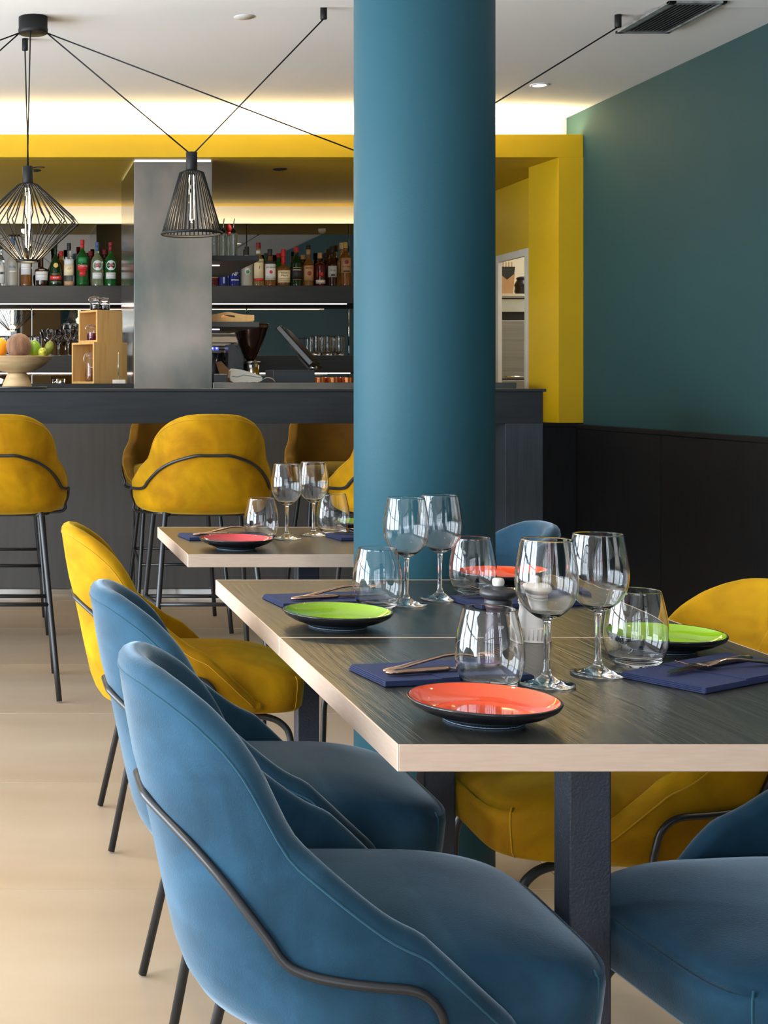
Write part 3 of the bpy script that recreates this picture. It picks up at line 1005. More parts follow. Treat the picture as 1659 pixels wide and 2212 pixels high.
def make_napkin(L, Wd):
    bm = bmesh.new()
    def slab(x0, x1, y0, y1, z0, z1):
        n0 = len(bm.verts)
        g = bmesh.ops.create_cube(bm, size=1.0)
        for v in g['verts']:
            v.co.x = x0 if v.co.x < 0 else x1
            v.co.y = y0 if v.co.y < 0 else y1
            v.co.z = z0 if v.co.z < 0 else z1
        es = {e for v in g['verts'] for e in v.link_edges}
        bmesh.ops.bevel(bm, geom=list(es), offset=0.0007, segments=2, affect='EDGES')
    hx, hy = L / 2, Wd / 2
    for k in range(4):
        slab(-hx + 0.0016 * k, hx - 0.001 * k, -hy + 0.0008 * k, hy - 0.001 * (k % 2), 0.0021 * k, 0.0021 * k + 0.0018)
    # closed fold along the near long side and across the pocket
    slab(-hx + 0.001, hx - 0.002, -hy - 0.0006, -hy + 0.006, 0.0004, 0.0082)
    slab(-hx * 0.25, hx - 0.004, -hy + 0.001, hy - 0.001, 0.0083, 0.0095)
    me = bpy.data.meshes.new('napkin')
    bm.to_mesh(me); bm.free()
    return me


nap_me = make_napkin(0.232, 0.125)
nap2_me = make_napkin(0.275, 0.132)
NZ = TZ + 0.0096
NAP = []
for me, x, y, r, lab in [
        (nap_me, 0.648, 2.080, 10, 'folded navy napkin behind the coral plate on the nearest table'),
        (nap2_me, 1.057, 2.082, 32, 'folded navy napkin at the right of the nearest table with fork and knife'),
        (nap_me, 0.648, 2.785, 8, 'folded navy napkin behind the lime plate on the second table'),
        (nap_me, 1.015, 2.775, 12, 'folded navy napkin on the second table behind the two mills'),
        (nap_me, 0.625, 3.95, 8, 'folded navy napkin behind the rose plate on the far table'),
        (nap_me, 1.040, 3.945, 8, 'folded navy napkin by the column on the far table')]:
    o = link('napkin', me, M_NAPKIN, None, (x, y, TZ + 0.0002), (0, 0, radians(r)))
    tag(o, lab, 'napkin', 'navy napkins on the dining tables')
    NAP.append((x, y, radians(r)))


def strip_loft(sections):
    """sections: (x, yc, z, halfwidth, halfthick); elliptical cross sections"""
    vs, fs = [], []
    n = 12
    for x, yc, z, w, h in sections:
        for k in range(n):
            a = 2 * pi * k / n
            vs.append((x, yc + w * cos(a), z + h * sin(a)))
    for i in range(len(sections) - 1):
        for k in range(n):
            l = (k + 1) % n
            fs.append((i * n + k, i * n + l, (i + 1) * n + l, (i + 1) * n + k))
    fs.append(tuple(range(n))); fs.append(tuple(range((len(sections) - 1) * n, len(sections) * n)))
    return vs, fs


def make_fork():
    t = thing('fork', '', 'fork', group='copper forks on the napkins')
    sec = [(-0.098, 0, .0030, .003, .0015), (-0.094, 0, .0032, .0075, .0022), (-0.07, 0, .0042, .0085, .0026), (-0.04, 0, .0075, .0060, .0026), (0.0, 0, .0110, .0036, .0026),
           (0.02, 0, .0105, .0030, .0024), (0.034, 0, .0085, .0052, .0018), (0.044, 0, .0062, .0100, .0012), (0.056, 0, .0042, .0115, .0010), (0.064, 0, .0036, .0113, .0009)]
    vs, fs = strip_loft(sec)
    link('handle', mesh('fork', vs, fs, True), M_CUTLERY, t)
    for k in range(4):
        y = -0.0096 + 0.0064 * k
        vs, fs = strip_loft([(0.062, y, .0036, .0019, .0009), (0.078, y, .0038, .0017, .0009), (0.092, y * 0.97, .0062, .0014, .0008), (0.101, y * 0.94, .0092, .0006, .0005)])
        link('tine', mesh('tine', vs, fs, True), M_CUTLERY, t)
    return t


def make_knife():
    t = thing('knife', '', 'knife', group='copper knives on the napkins')
    vs, fs = strip_loft([(-0.110, 0, .0042, .002, .0015), (-0.107, 0, .0042, .0072, .0032), (-0.09, 0, .0045, .0086, .0042), (-0.05, 0, .0045, .0074, .0042), (-0.015, 0, .0045, .0055, .0038), (-0.010, 0, .0045, .0060, .0040), (-0.004, 0, .0045, .0030, .0018)])
    link('handle', mesh('knife', vs, fs, True), M_CUTLERY, t)
    out = [(-0.006, -0.0035), (0.004, -0.0095), (0.05, -0.0105), (0.085, -0.0085), (0.103, -0.002), (0.107, 0.0055), (0.09, 0.0068), (0.0, 0.0068), (-0.006, 0.0035)]
    me = prism_me([(a, b) for a, b in out], 0.0036, 0.0052, 'z')
    link('blade', me, M_CUTLERY, t)
    return t


fk = make_fork(); kn = make_knife()
names = ['behind the coral plate', 'at the right edge of the nearest table', 'behind the left lime plate', 'behind the pepper mill', 'behind the rose plate', 'beside the column on the far table']
# (fork: dx, dy, yaw, roll over?), knife
SET = [((0.012, 0.010, 2, 0), (0.010, -0.020, 6, 0)), ((0.030, -0.012, 163, 0), (-0.004, 0.010, 181, 0)), ((0.030, 0.010, 6, 0), (0.018, -0.020, 10, 0)),
       ((0.0, 0.0, 180, 0), (-0.004, 0.024, 184, 0)), ((0.020, 0.010, 6, 0), (0.012, -0.020, 8, 0)), ((0.0, 0.0, 180, 0), (0, 0.024, 184, 0))]
for i, ((x, y, r), (f, k)) in enumerate(zip(NAP, SET)):
    for src, nm, (dx, dy, yaw, _) in ((fk, 'fork', f), (kn, 'knife', k)):
        o = src if i == 0 else copy_tree(src)
        c, s = cos(r), sin(r)
        lift = 0.0
        pitch = 0.0
        if nm == 'fork' and i != 1:
            lift = 0.006; pitch = radians(-6)
        if nm == 'fork' and i == 1:
            lift = 0.0015; pitch = radians(-2)
        o.location = (x + dx * c - dy * s, y + dx * s + dy * c, NZ + lift)
        o.rotation_euler = (0, pitch, r + radians(yaw))
        o['label'] = ('copper coloured dinner fork on the navy napkin ' if nm == 'fork' else 'copper coloured table knife on the navy napkin ') + names[i]

# pepper and salt mills
ml = thing('pepper_mill', 'dark charcoal mill with pale knob standing on the table joint', 'mill', (0.830, 2.352, TZ))
ml.scale = (1, 1, 0.91)
lathe('body', sm([(0, 0.0), (0.023, 0.0), (0.0245, 0.002), (0.0235, 0.022), (0.021, 0.040), (0.0195, 0.058), (0.0215, 0.068), (0.0, 0.068)], 3), mat('aubergine_ceramic', (0.030, 0.018, 0.022), 0.4, col2=(0.035, 0.022, 0.026), scale=12), ml, n=40)
lathe('head', sm([(0, 0.0685), (0.0215, 0.0685), (0.0215, 0.078), (0.0265, 0.081), (0.0300, 0.087), (0.0290, 0.0935), (0.023, 0.0975), (0.014, 0.099), (0.009, 0.102), (0, 0.102)], 4), M_MILLB, ml, n=48)
lathe('knob', sm([(0, 0.102), (0.0075, 0.102), (0.0095, 0.106), (0.0095, 0.1125), (0.007, 0.116), (0, 0.1165)], 4), M_CREAM, ml, n=32)
em = text_me('PSP', 0.008)
for v in em.vertices:
    v.co = (v.co.x, -0.0232 - v.co.z, v.co.y + 0.030)
link('emblem', em, mat('pale_print', (0.6, 0.58, 0.56), 0.5, col2=(0.62, 0.6, 0.58), scale=9), ml)
sl = thing('salt_mill', 'cream ceramic mill with ribbed base standing right of the dark mill', 'mill', (0.894, 2.368, TZ))
sl.scale = (1, 1, 0.91)
lathe('body', sm([(0, 0.0), (0.027, 0.0), (0.0275, 0.002), (0.0270, 0.024), (0.0255, 0.027), (0.0235, 0.045), (0.0215, 0.062), (0.0225, 0.069), (0, 0.069)], 3), M_CREAM, sl, n=44)
rv, rf = [], []
for k in range(26):
    a = 2 * pi * k / 26
    tube_data([(0.0274 * cos(a), 0.0274 * sin(a), 0.004), (0.0270 * cos(a), 0.0270 * sin(a), 0.023)], 0.0009, 5, vs=rv, fs=rf)
link('ribbed_band', mesh('ribs', rv, rf, True), M_CREAM, sl)
lathe('head', sm([(0, 0.0695), (0.0225, 0.0695), (0.0230, 0.078), (0.028, 0.081), (0.0315, 0.087), (0.0290, 0.0945), (0.021, 0.099), (0.013, 0.1005), (0, 0.101)], 4), M_CREAM, sl, n=48)
lathe('knob', sm([(0, 0.1005), (0.007, 0.1005), (0.009, 0.105), (0.009, 0.111), (0.0065, 0.1145), (0, 0.115)], 4), M_CREAM, sl, n=32)

# ================================================================== LAMPS
def cable(name, a, b, parent, r=0.0030):
    return tube(name, [Vector(a), (Vector(a) + Vector(b)) / 2, Vector(b)], r, M_LAMPBLK, parent, n=6)


HUB = Vector((0.137, 5.85, ZC))
cn = thing('ceiling_canopy', 'round black ceiling canopy that the lamp cables fan out from', 'ceiling rose', HUB)
lathe('canopy', [(0, -0.068), (0.058, -0.068), (0.061, -0.066), (0.062, -0.050), (0.060, -0.048), (0.060, 0.0), (0, 0.0)], M_LAMPBLK, cn, n=48)


def cage_mesh(kind, top):
    """wires from the top ring to the bottom ring; z measured from the socket bottom (0) down"""
    vs, fs = [], []
    r = 0.0028
    if kind == 'diamond':
        n = 34
        rt, zt, rm, zm, rb, zb = 0.032, -0.002, 0.196, -0.153, 0.046, -0.331
        for k in range(n):
            a = 2 * pi * k / n
            b = a + (0.10 if k % 2 else -0.10) * 0.45
            P = [(rt * cos(a), rt * sin(a), zt), ((rt + 0.01) * cos(a), (rt + 0.01) * sin(a), zt - 0.004), (rm * cos(a), rm * sin(a), zm + 0.006),
                 (0.217 * cos(b), 0.217 * sin(b), -0.174), ((rb) * cos(b), rb * sin(b), zb)]
            tube_data(P, r, 5, vs=vs, fs=fs)
        rings = [(rt, zt, .0025), (rb, zb, .0060)]
    else:
        n = 42
        rt, zt, rb, zb = 0.048, -0.010, 0.121, -0.258
        for k in range(n):
            a = 2 * pi * k / n
            P = [(0.020 * cos(a), 0.020 * sin(a), 0.0), (rt * cos(a), rt * sin(a), zt), (rb * cos(a), rb * sin(a), zb)]
            tube_data(P, r, 5, vs=vs, fs=fs)
        rings = [(rt, zt, .0022), (rb, zb, .0060)]
    for R, z, rr in rings:
        tube_data([(R * cos(2 * pi * k / 48), R * sin(2 * pi * k / 48), z) for k in range(48)], rr, 6, closed=True, vs=vs, fs=fs)
    return mesh('cage', vs, fs, True)


cages = {k: cage_mesh(k, 0) for k in ('diamond', 'cone')}


def make_lamp(kind, x, y, ztop_, hook, label, loopw=False):
    t = thing('pendant_lamp', label, 'pendant lamp', (x, y, ztop_), group='black wire cage pendant lamps')
    lathe('socket', [(0, -0.074), (0.022, -0.074), (0.0235, -0.072), (0.0235, -0.002), (0.0215, 0), (0, 0)], M_LAMPBLK, t, n=28)
    zc = -0.074
    o = link('wire_cage', cages[kind], M_LAMPBLK, t); o.location = (0, 0, zc)
    L = 0.285 if kind == 'diamond' else 0.215
    lathe('bulb', [(0, zc - L)] + sm([(0.004, zc - L), (0.0125, zc - L + 0.012), (0.0145, zc - L + 0.03), (0.0145, zc - 0.03), (0.013, zc - 0.004), (0.012, zc)], 3), M_GLASS, t, n=20)
    for k in (-1, 1):
        tube('filament', smooth_pts([(k * 0.005, 0.002 * (j % 2 * 2 - 1), zc - 0.02 - (L - 0.035) * j / 8) for j in range(9)], 3), 0.0024, M_FIL, t, n=6)
    l = bpy.data.lights.new('bulb_light', 'POINT'); l.energy = 3.2; l.color = (1.0, 0.76, 0.45); l.shadow_soft_size = 0.03
    lo = bpy.data.objects.new('bulb_light', l); C.objects.link(lo); lo.parent = t; lo.location = (0.0, 0, zc - L - 0.03)
    b = Vector((x, y, ztop_))
    d = Vector((x, y, 0)) - Vector((HUB.x, HUB.y, 0))
    if d.length < 0.25:
        h0 = HUB + Vector((-0.012, -0.045, -0.066))
    else:
        h0 = HUB + Vector((d.normalized().x * 0.054, d.normalized().y * 0.054, -0.064))
    dirx = 0.012 if x >= HUB.x else -0.012
    if d.length < 0.25: dirx = 0.002
    cable('cable', h0 - b, Vector((-dirx, 0, -0.001)), t)
    H = Vector((hook[0], hook[1], ZC))
    cable('cable', H + Vector((0, 0, -0.050)) - b, Vector((dirx, 0.006, -0.001)), t)
    hk = lathe('ceiling_hook', [(0, -0.052), (0.0125, -0.052), (0.0135, -0.050), (0.0135, 0.0), (0, 0)], M_LAMPBLK, t, n=20)
    hk.location = H - b
    if loopw:
        tube('cable_loop', smooth_pts([(0.02, 0, -0.006), (0.05, 0.01, 0.0), (0.073, 0, -0.004), (0.05, -0.01, -0.008)], 5, True), 0.0016, M_LAMPBLK, t, n=5, closed=True)
    return t


make_lamp('diamond', 0.119, 6.04, 2.112, (0.110, 6.21), 'diamond shaped black wire cage pendant lamp at the left with a glowing tube bulb', True)
make_lamp('cone', 0.783, 5.77, 2.128, (1.302, 5.68), 'cone shaped black wire cage pendant lamp in front of the steel pillar')
make_lamp('cone', 1.615, 5.80, 2.085, (2.543, 5.81), 'wire cage pendant lamp hidden behind the round column, only its two cables showing')
make_lamp('cone', -0.52, 5.80, 2.10, (-1.05, 5.70), 'black pendant lamp out of view at the left on the steeper left cable')
make_lamp('cone', -1.35, 5.80, 2.10, (-2.2, 5.80), 'black pendant lamp out of view at the far left on the shallow left cable')


def downlight(x, y, z, r, label, lit=True, rot=None):
    t = thing('downlight', label, 'ceiling light', (x, y, z))
    lathe('trim_ring', [(r * 0.72, -0.001), (r * 0.74, -0.006), (r, -0.003), (r, 0.0)], M_WHITE if lit else M_LAMPBLK, t, n=36)
    lathe('lens', [(0, -0.0035), (r * 0.72, -0.0025), (r * 0.72, 0.0), (0, 0)], M_SPOT if lit else M_CHROME, t, n=28)
    return t


downlight(2.737, 7.165, ZC, 0.047, 'small round lit downlight in the ceiling near the petrol wall')
downlight(1.636, 8.25, 2.4376, 0.042, 'small dark round spotlight in the yellow soffit right of the steel pillar', False)
downlight(0.20, 8.30, 2.4376, 0.042, 'small dark round spotlight in the yellow soffit behind the diamond lamp', False)
o = lathe('ceiling_speaker', [(0, -0.004), (0.042, -0.003), (0.043, 0), (0, 0)], mat('cream_cover', (0.56, 0.545, 0.53), 0.6, col2=(0.58, 0.56, 0.54), scale=9), loc=(1.01, 5.84, ZC), n=36)
tag(o, 'faint round blank cover on the ceiling between the canopy and the column', 'ceiling cover')
for px_, py_, ee in ((1.636, 8.25, 42), (0.20, 8.30, 36), (2.6, 8.3, 8)):  # spots added to brighten the bar shelves; the last has no fixture
    l = bpy.data.lights.new('added_soffit_spot', 'SPOT'); l.energy = ee; l.color = (1.0, 0.86, 0.68); l.spot_size = radians(95); l.spot_blend = 0.7; l.shadow_soft_size = 0.03
    so = bpy.data.objects.new('added_soffit_spot', l); C.objects.link(so); so.location = (px_, py_, 2.425); so.rotation_euler = (radians(38), 0, 0)
# fixtures for the added warm spots, invented above the frame
for k_, (x_, y_) in enumerate(((-0.35, 2.0), (2.35, 2.6), (2.55, 4.6), (-0.5, 4.4))):
    downlight(x_, y_, ZC - 0.012, 0.047, 'added lit ceiling downlight, unseen above the picture, ' + ['over the aisle beside the nearest chairs', 'over the right side of the nearest table', 'between the column and the petrol wall', 'over the aisle before the stools'][k_])

# air vent
vt = thing('air_vent', 'rectangular slatted metal air vent in the ceiling near the petrol wall', 'air vent', (2.745, 5.80, ZC - 0.012))
x0, x1, y0, y1 = -0.115, 0.115, -0.25, 0.235
for a in ((x0, x1, y0, y0 + 0.022), (x0, x1, y1 - 0.022, y1), (x0, x0 + 0.030, y0, y1), (x1 - 0.018, x1, y0, y1)):
    box('frame', *a, -0.010, 0.0, M_GRILLE, vt, bev=0.001)
box('backing', x0 + 0.02, x1 - 0.01, y0 + 0.02, y1 - 0.02, -0.0015, -0.0005, M_DARK, vt)
for k in range(10):
    x = x0 + 0.040 + k * 0.0172
    me = prism_me([(x - 0.005, -0.0095), (x + 0.0035, -0.003), (x + 0.005, -0.003), (x - 0.0035, -0.0095)], y0 + 0.022, y1 - 0.022, 'y')
    link('slat', me, M_GRILLE, vt)
# ================================================================== BOTTLES
def gmat(name, col, rough=0.02, trans=0.85):
    return mat(name, col, rough, trans=trans, ior=1.45, spec=0.5)


G_CLEAR = gmat('bottle_clear_glass', (0.90, 0.95, 0.92), 0.02, 0.95)
G_GREEN = gmat('bottle_green_glass', (0.015, 0.16, 0.03), 0.03, 0.55)
G_DGREEN = gmat('bottle_dark_green_glass', (0.008, 0.03, 0.010), 0.04, 0.2)
G_AMBER = gmat('bottle_amber_spirit', (0.42, 0.17, 0.03), 0.03, 0.7)
G_DARK = gmat('bottle_dark_spirit', (0.045, 0.014, 0.006), 0.03, 0.35)
G_REDB = gmat('bottle_red_spirit', (0.10, 0.008, 0.006), 0.03, 0.4)
G_GOLD = gmat('bottle_gold_spirit', (0.62, 0.42, 0.16), 0.03, 0.75)
G_BLUE = gmat('bottle_blue_glass', (0.02, 0.03, 0.22), 0.03, 0.4)
G_FROST = mat('bottle_frosted_glass', (0.42, 0.40, 0.34), 0.35, trans=0.35, ior=1.4, col2=(0.46, 0.44, 0.38), scale=10)


def paper(name, c):
    return mat('paper_' + name, c, 0.6, col2=tuple(min(1, v * 1.12) for v in c), scale=30)


P_WHITE = paper('white', (0.62, 0.62, 0.62)); P_CREAM = paper('cream', (0.70, 0.60, 0.38)); P_TAN = paper('tan', (0.42, 0.25, 0.13))
P_RED = paper('red', (0.50, 0.02, 0.025)); P_DRED = paper('dark_red', (0.22, 0.015, 0.02)); P_BLUE = paper('blue', (0.06, 0.11, 0.22)); P_GREY = paper('grey', (0.42, 0.43, 0.42))
P_BLACK = paper('black', (0.012, 0.012, 0.014)); P_GOLD = paper('gold', (0.60, 0.40, 0.10)); P_GREEN = paper('green', (0.03, 0.22, 0.08)); P_PALE = paper('pale_blue', (0.45, 0.50, 0.62))

BZ = 1.843


def bottle_prof(r, h, sh, nr, style='round'):
    """sh: height where the shoulder starts; nr: neck radius"""
    if style == 'taper':       # cognac: widest near the bottom, long taper
        p = [(0.6 * r, 0.001), (0.9 * r, 0.003), (r, 0.02), (r * 0.99, sh * 0.5), (r * 0.88, sh * 0.85), (r * 0.55, sh * 1.12), (nr * 1.1, sh * 1.32), (nr, h * 0.82), (nr, h)]
    elif style == 'squat':
        p = [(0.8 * r, 0.001), (0.86 * r, 0.006), (0.90 * r, 0.02), (0.97 * r, sh * 0.6), (r, sh * 0.96), (r * 0.90, sh * 1.10), (nr * 1.3, sh * 1.22), (nr, sh * 1.32), (nr, h)]
    elif style == 'square':
        p = [(0.85 * r, 0.001), (r, 0.006), (r, 0.03), (r, sh * 0.96), (r * 0.93, sh + 0.006), (r * 0.55, sh + 0.016), (nr, sh + 0.022), (nr, h)]
    else:
        p = [(0.85 * r, 0.001), (0.98 * r, 0.005), (r, 0.02), (r, sh * 0.9), (r * 0.97, sh), (r * 0.75, sh + r * 0.55), (nr * 1.3, sh + r * 1.05), (nr, sh + r * 1.4), (nr, h)]
    return [(0, 0.004)] + sm(p, 3) + [(0, h)]


def bottle(px, w, h, glass, cap, label, style='round', sh=0.6, nr=0.0135, capf=0.13, y=9.60, z=BZ, labels=(), d=None, capr=None, catg='bottle', grp='spirit bottles on the upper shelf', yflat=1.0):
    x = wx(px, y)
    r = w * y / FPX / 2
    H = h * y / FPX
    hc = H * capf
    t = thing('spirit_bottle', label, catg, (x, y, z + 0.0005), group=grp)
    g = lathe('glass_body', bottle_prof(r, H - hc * 0.85, H * sh, nr, style), glass, t, n=36)
    if cap:
        cr = capr or nr * 1.22
        lathe('cap', [(0, H - hc), (cr * 0.98, H - hc), (cr, H - hc + 0.002), (cr * 0.97, H - 0.002), (cr * 0.9, H), (0, H)], cap, t, n=24)
    for L in labels:
        kind = L[0]
        if kind == 'band':
            _, z0, z1, hw_, m, nm = L
            curved_patch(nm, r * 1.003, z0 * H, z1 * H, -hw_, hw_, m, t)
        elif kind == 'neck':
            _, z0, z1, m = L
            lathe('neck_wrap', [(nr * 1.06, z0 * H), (nr * 1.1, z0 * H), (nr * 1.1, z1 * H), (nr * 1.06, z1 * H)], m, t, n=24)
        elif kind == 'disc':
            _, zc, rad, m, off = L
            curved_disc('emblem', r * 1.003, zc * H, rad * r, m, t, off=off)
        elif kind == 'text':
            _, body, size, zc, m, wd = L
            wrap_text('lettering', body, size, r * 1.003 + 0.0012, zc * H, m, t, width=wd * r if wd else None)
        elif kind == 'bar':
            _, z0, z1, hw_, m = L
            curved_patch('print_line', r * 1.003 + 0.0008, z0 * H, z1 * H, -hw_, hw_, m, t)
    return t


# left group, base line on the shelf
bottle(0, 22, 92, G_CLEAR, P_BLACK, 'clear bottle with pale label cut by the left edge, on the upper shelf', labels=[('band', .08, .5, 1.2, P_WHITE, 'label'), ('band', .28, .34, 1.2, P_BLACK, 'label_stripe')])
bottle(27, 24, 104, G_FROST, P_BLUE, 'frosted grey bottle with blue script behind the diamond lamp', sh=0.52, labels=[('text', 'Belle', .028, .40, P_BLUE, 1.2), ('bar', .30, .32, .7, P_WHITE)])
bottle(56, 24, 84, G_AMBER, P_BLACK, 'amber bottle with tall white label under the tip of the diamond lamp', sh=0.62, labels=[('band', .30, .68, 1.2, P_WHITE, 'label'), ('bar', .48, .49, .8, P_GREY), ('bar', .42, .43, .8, P_GREY)])
bottle(90, 30, 80, G_DARK, P_BLACK, 'round shouldered dark brown bottle with a wide white label', sh=0.42, nr=.012, style='squat', labels=[('band', .16, .40, 1.15, P_WHITE, 'label'), ('bar', .30, .315, .8, P_GREY), ('bar', .24, .25, .6, P_GREY), ('text', 'MARC', .012, .44, P_WHITE, .8)])
bottle(120, 30, 98, G_DGREEN, P_BLACK, 'tapering black green bottle with gold seal and red band', style='taper', sh=0.52, nr=.011, labels=[('disc', .46, .34, P_GOLD, .0012), ('band', .14, .23, 1.0, P_RED, 'label'), ('text', 'VSOP', .018, .185, P_WHITE, .9), ('bar', .09, .098, .8, P_TAN), ('bar', .26, .275, .6, P_TAN)])
bottle(149, 23, 94, G_CLEAR, P_BLACK, 'slim clear bottle with cream label and black cap', sh=0.48, capf=.16, nr=.012, labels=[('band', .25, .49, 1.3, P_CREAM, 'label'), ('band', .49, .62, 1.2, P_WHITE, 'label_top'), ('text', 'AP', .02, .40, P_TAN, .8), ('band', .01, .12, 1.2, P_TAN, 'tinted_base')])
bottle(178, 26, 101, G_GREEN, P_RED, 'green bottle with red cap and white script over a red arrow label', sh=0.63, capf=.09, nr=.012, labels=[('band', .34, .46, 1.0, P_RED, 'label'), ('band', .22, .34, .55, P_RED, 'label_tail'), ('band', .50, .62, .8, P_GREEN, 'label_top'), ('text', 'Cinzano', .036, .44, P_WHITE, 1.75), ('neck', .82, .92, P_RED)])
for px, g, c, nm in ((210, G_CLEAR, P_BLUE, 'pale green vermouth bottle with blue cap and round white emblem'), (239, G_GREEN, P_DRED, 'dark green vermouth bottle with red cap and round white emblem')):
    bottle(px, 26, 96, g if g is G_GREEN else gmat('bottle_pale_green', (0.55, 0.66, 0.40), .03, .8), c, nm, sh=0.58, capf=.08, nr=.0125,
           labels=[('neck', .80, .92, c), ('disc', .47, .84, P_WHITE, .0010), ('disc', .47, .30, P_RED, .0016), ('bar', .45, .49, .62, P_BLACK), ('text', 'MARTINI', .012, .47, P_WHITE, 1.1), ('band', .17, .31, .95, P_WHITE, 'label'), ('bar', .25, .26, .6, P_GREY), ('bar', .21, .22, .6, P_GREY)])
# reflected neighbours standing behind on the same shelf
bottle(132, 20, 80, G_AMBER, P_RED, 'amber bottle standing in the second row behind the slim clear bottle', y=9.76)
bottle(196, 22, 80, G_REDB, P_DRED, 'dark red bottle in the second row behind the green script bottle', y=9.76)
bottle(226, 22, 84, G_DARK, P_DRED, 'dark bottle in the second row between the two vermouth bottles', y=9.78)
# right group
bottle(464, 16, 60, G_REDB, P_RED, 'red bottle with tan label half hidden by the steel pillar', labels=[('band', .30, .66, 1.1, P_TAN, 'label')])
bottle(482, 20, 62, G_BLUE, P_BLUE, 'clear blue bottle under the short side shelf beside the pillar', labels=[('bar', .1, .85, .18, P_PALE)])
bottle(506, 23, 62, G_BLUE, P_BLACK, 'dark blue bottle with white letters under the side shelf', labels=[('text', 'NP', .04, .42, P_WHITE, 1.2), ('bar', .20, .24, .8, P_PALE)])
bottle(533, 25, 86, G_FROST, P_BLACK, 'frosted cream bottle with a round green emblem and black cap', sh=.62, capf=.24, labels=[('disc', .38, .50, P_WHITE, .0010), ('disc', .36, .30, P_GREEN, .0016), ('bar', .26, .275, .7, P_GREY)])
bottle(558, 23, 95, G_GOLD, P_DRED, 'golden bottle with long red cap and cream label lettered ADDY', sh=.60, capf=.14, labels=[('band', .18, .62, 1.15, P_CREAM, 'label'), ('text', "P.ADDY", .014, .55, P_BLACK, 1.5), ('text', 'f', .03, .42, P_BLACK, None), ('neck', .72, .82, P_WHITE), ('band', .12, .18, .9, P_RED, 'label_corner')])
bottle(583, 26, 81, G_AMBER, P_BLACK, 'square shouldered bourbon bottle with white label and red seal', style='square', sh=.62, capf=.18, capr=.0165, nr=.0145, labels=[('band', .17, .60, 1.1, P_WHITE, 'label'), ('text', 'JIM BEAM', .013, .50, P_BLACK, 1.6), ('disc', .38, .28, P_RED, .0016), ('bar', .20, .27, .75, P_GREY), ('band', .60, .67, 1.2, P_BLACK, 'label_top')])
bottle(612, 31, 81, G_AMBER, P_RED, 'squat bourbon bottle with red wax neck and cream label', style='squat', sh=.46, capf=.20, nr=.0125, capr=.0165, labels=[('band', .10, .42, 1.05, P_CREAM, 'label'), ('text', "Maker's", .018, .36, P_BLACK, 1.45), ('text', 'Mark', .018, .28, P_BLACK, 1.0), ('bar', .20, .21, .6, P_TAN), ('bar', .15, .16, .5, P_TAN), ('neck', .60, .82, P_RED)])
bottle(640, 25, 85, G_DGREEN, P_RED, 'dark green whiskey bottle with red cap between two bourbons', sh=.60, capf=.13, capr=.0175, nr=.015, labels=[('band', .15, .46, 1.1, P_BLACK, 'label'), ('bar', .40, .43, .8, P_GREY), ('bar', .17, .18, .8, P_GOLD), ('bar', .47, .48, .8, P_GOLD)])
bottle(666, 23, 90, G_AMBER, P_BLACK, 'amber whiskey bottle with tan label and dark red emblem', sh=.50, capf=.10, capr=.015, labels=[('band', .14, .50, 1.2, P_TAN, 'label'), ('disc', .31, .42, P_DRED, .0012), ('bar', .43, .45, .7, P_DRED), ('neck', .76, .89, P_TAN)])
bottle(691, 24, 73, G_REDB, P_TAN, 'dark red whiskey bottle with copper stopper and low label', style='squat', sh=.60, capf=.17, capr=.0165, nr=.011, labels=[('band', .08, .19, 1.0, P_GREY, 'label'), ('bar', .30, .42, .35, P_RED), ('bar', .12, .15, .6, P_CREAM)])
bottle(717, 21, 87, G_DARK, P_BLACK, 'dark bottle with grey label and black cap near the column', sh=.55, capf=.17, capr=.017, nr=.013, labels=[('band', .23, .51, 1.2, P_GREY, 'label'), ('text', 'PETER', .014, .39, P_BLACK, 1.1), ('bar', .26, .30, .4, P_BLACK)])
bottle(738, 19, 98, G_GOLD, P_CREAM, 'tall golden rum bottle in the second row left of the last bottle', y=9.76, z=BZ, capf=.14, labels=[('band', .3, .55, 1.1, P_CREAM, 'label')])
bottle(746, 24, 96, G_AMBER, P_GOLD, 'amber rum bottle with gold cap and tan label right beside the column', sh=.62, capf=.14, capr=.0155, labels=[('band', .30, .64, 1.2, P_TAN, 'label'), ('disc', .545, .38, P_DRED, .0012), ('text', 'BACARDI', .013, .44, P_BLACK, 1.5), ('bar', .33, .35, .6, P_BLACK)])
bottle(575, 20, 76, G_GREEN, P_BLACK, 'green bottle in the second row behind the square shouldered bourbon', y=9.78)
bottle(602, 20, 76, G_GREEN, P_RED, 'green bottle in the second row behind the squat bourbon', y=9.78)
bottle(654, 20, 72, G_DARK, P_TAN, 'dark bottle in the second row behind the dark green whiskey', y=9.78)
bottle(703, 20, 76, G_DARK, P_BLACK, 'dark bottle in the second row right of the red whiskey', y=9.78)

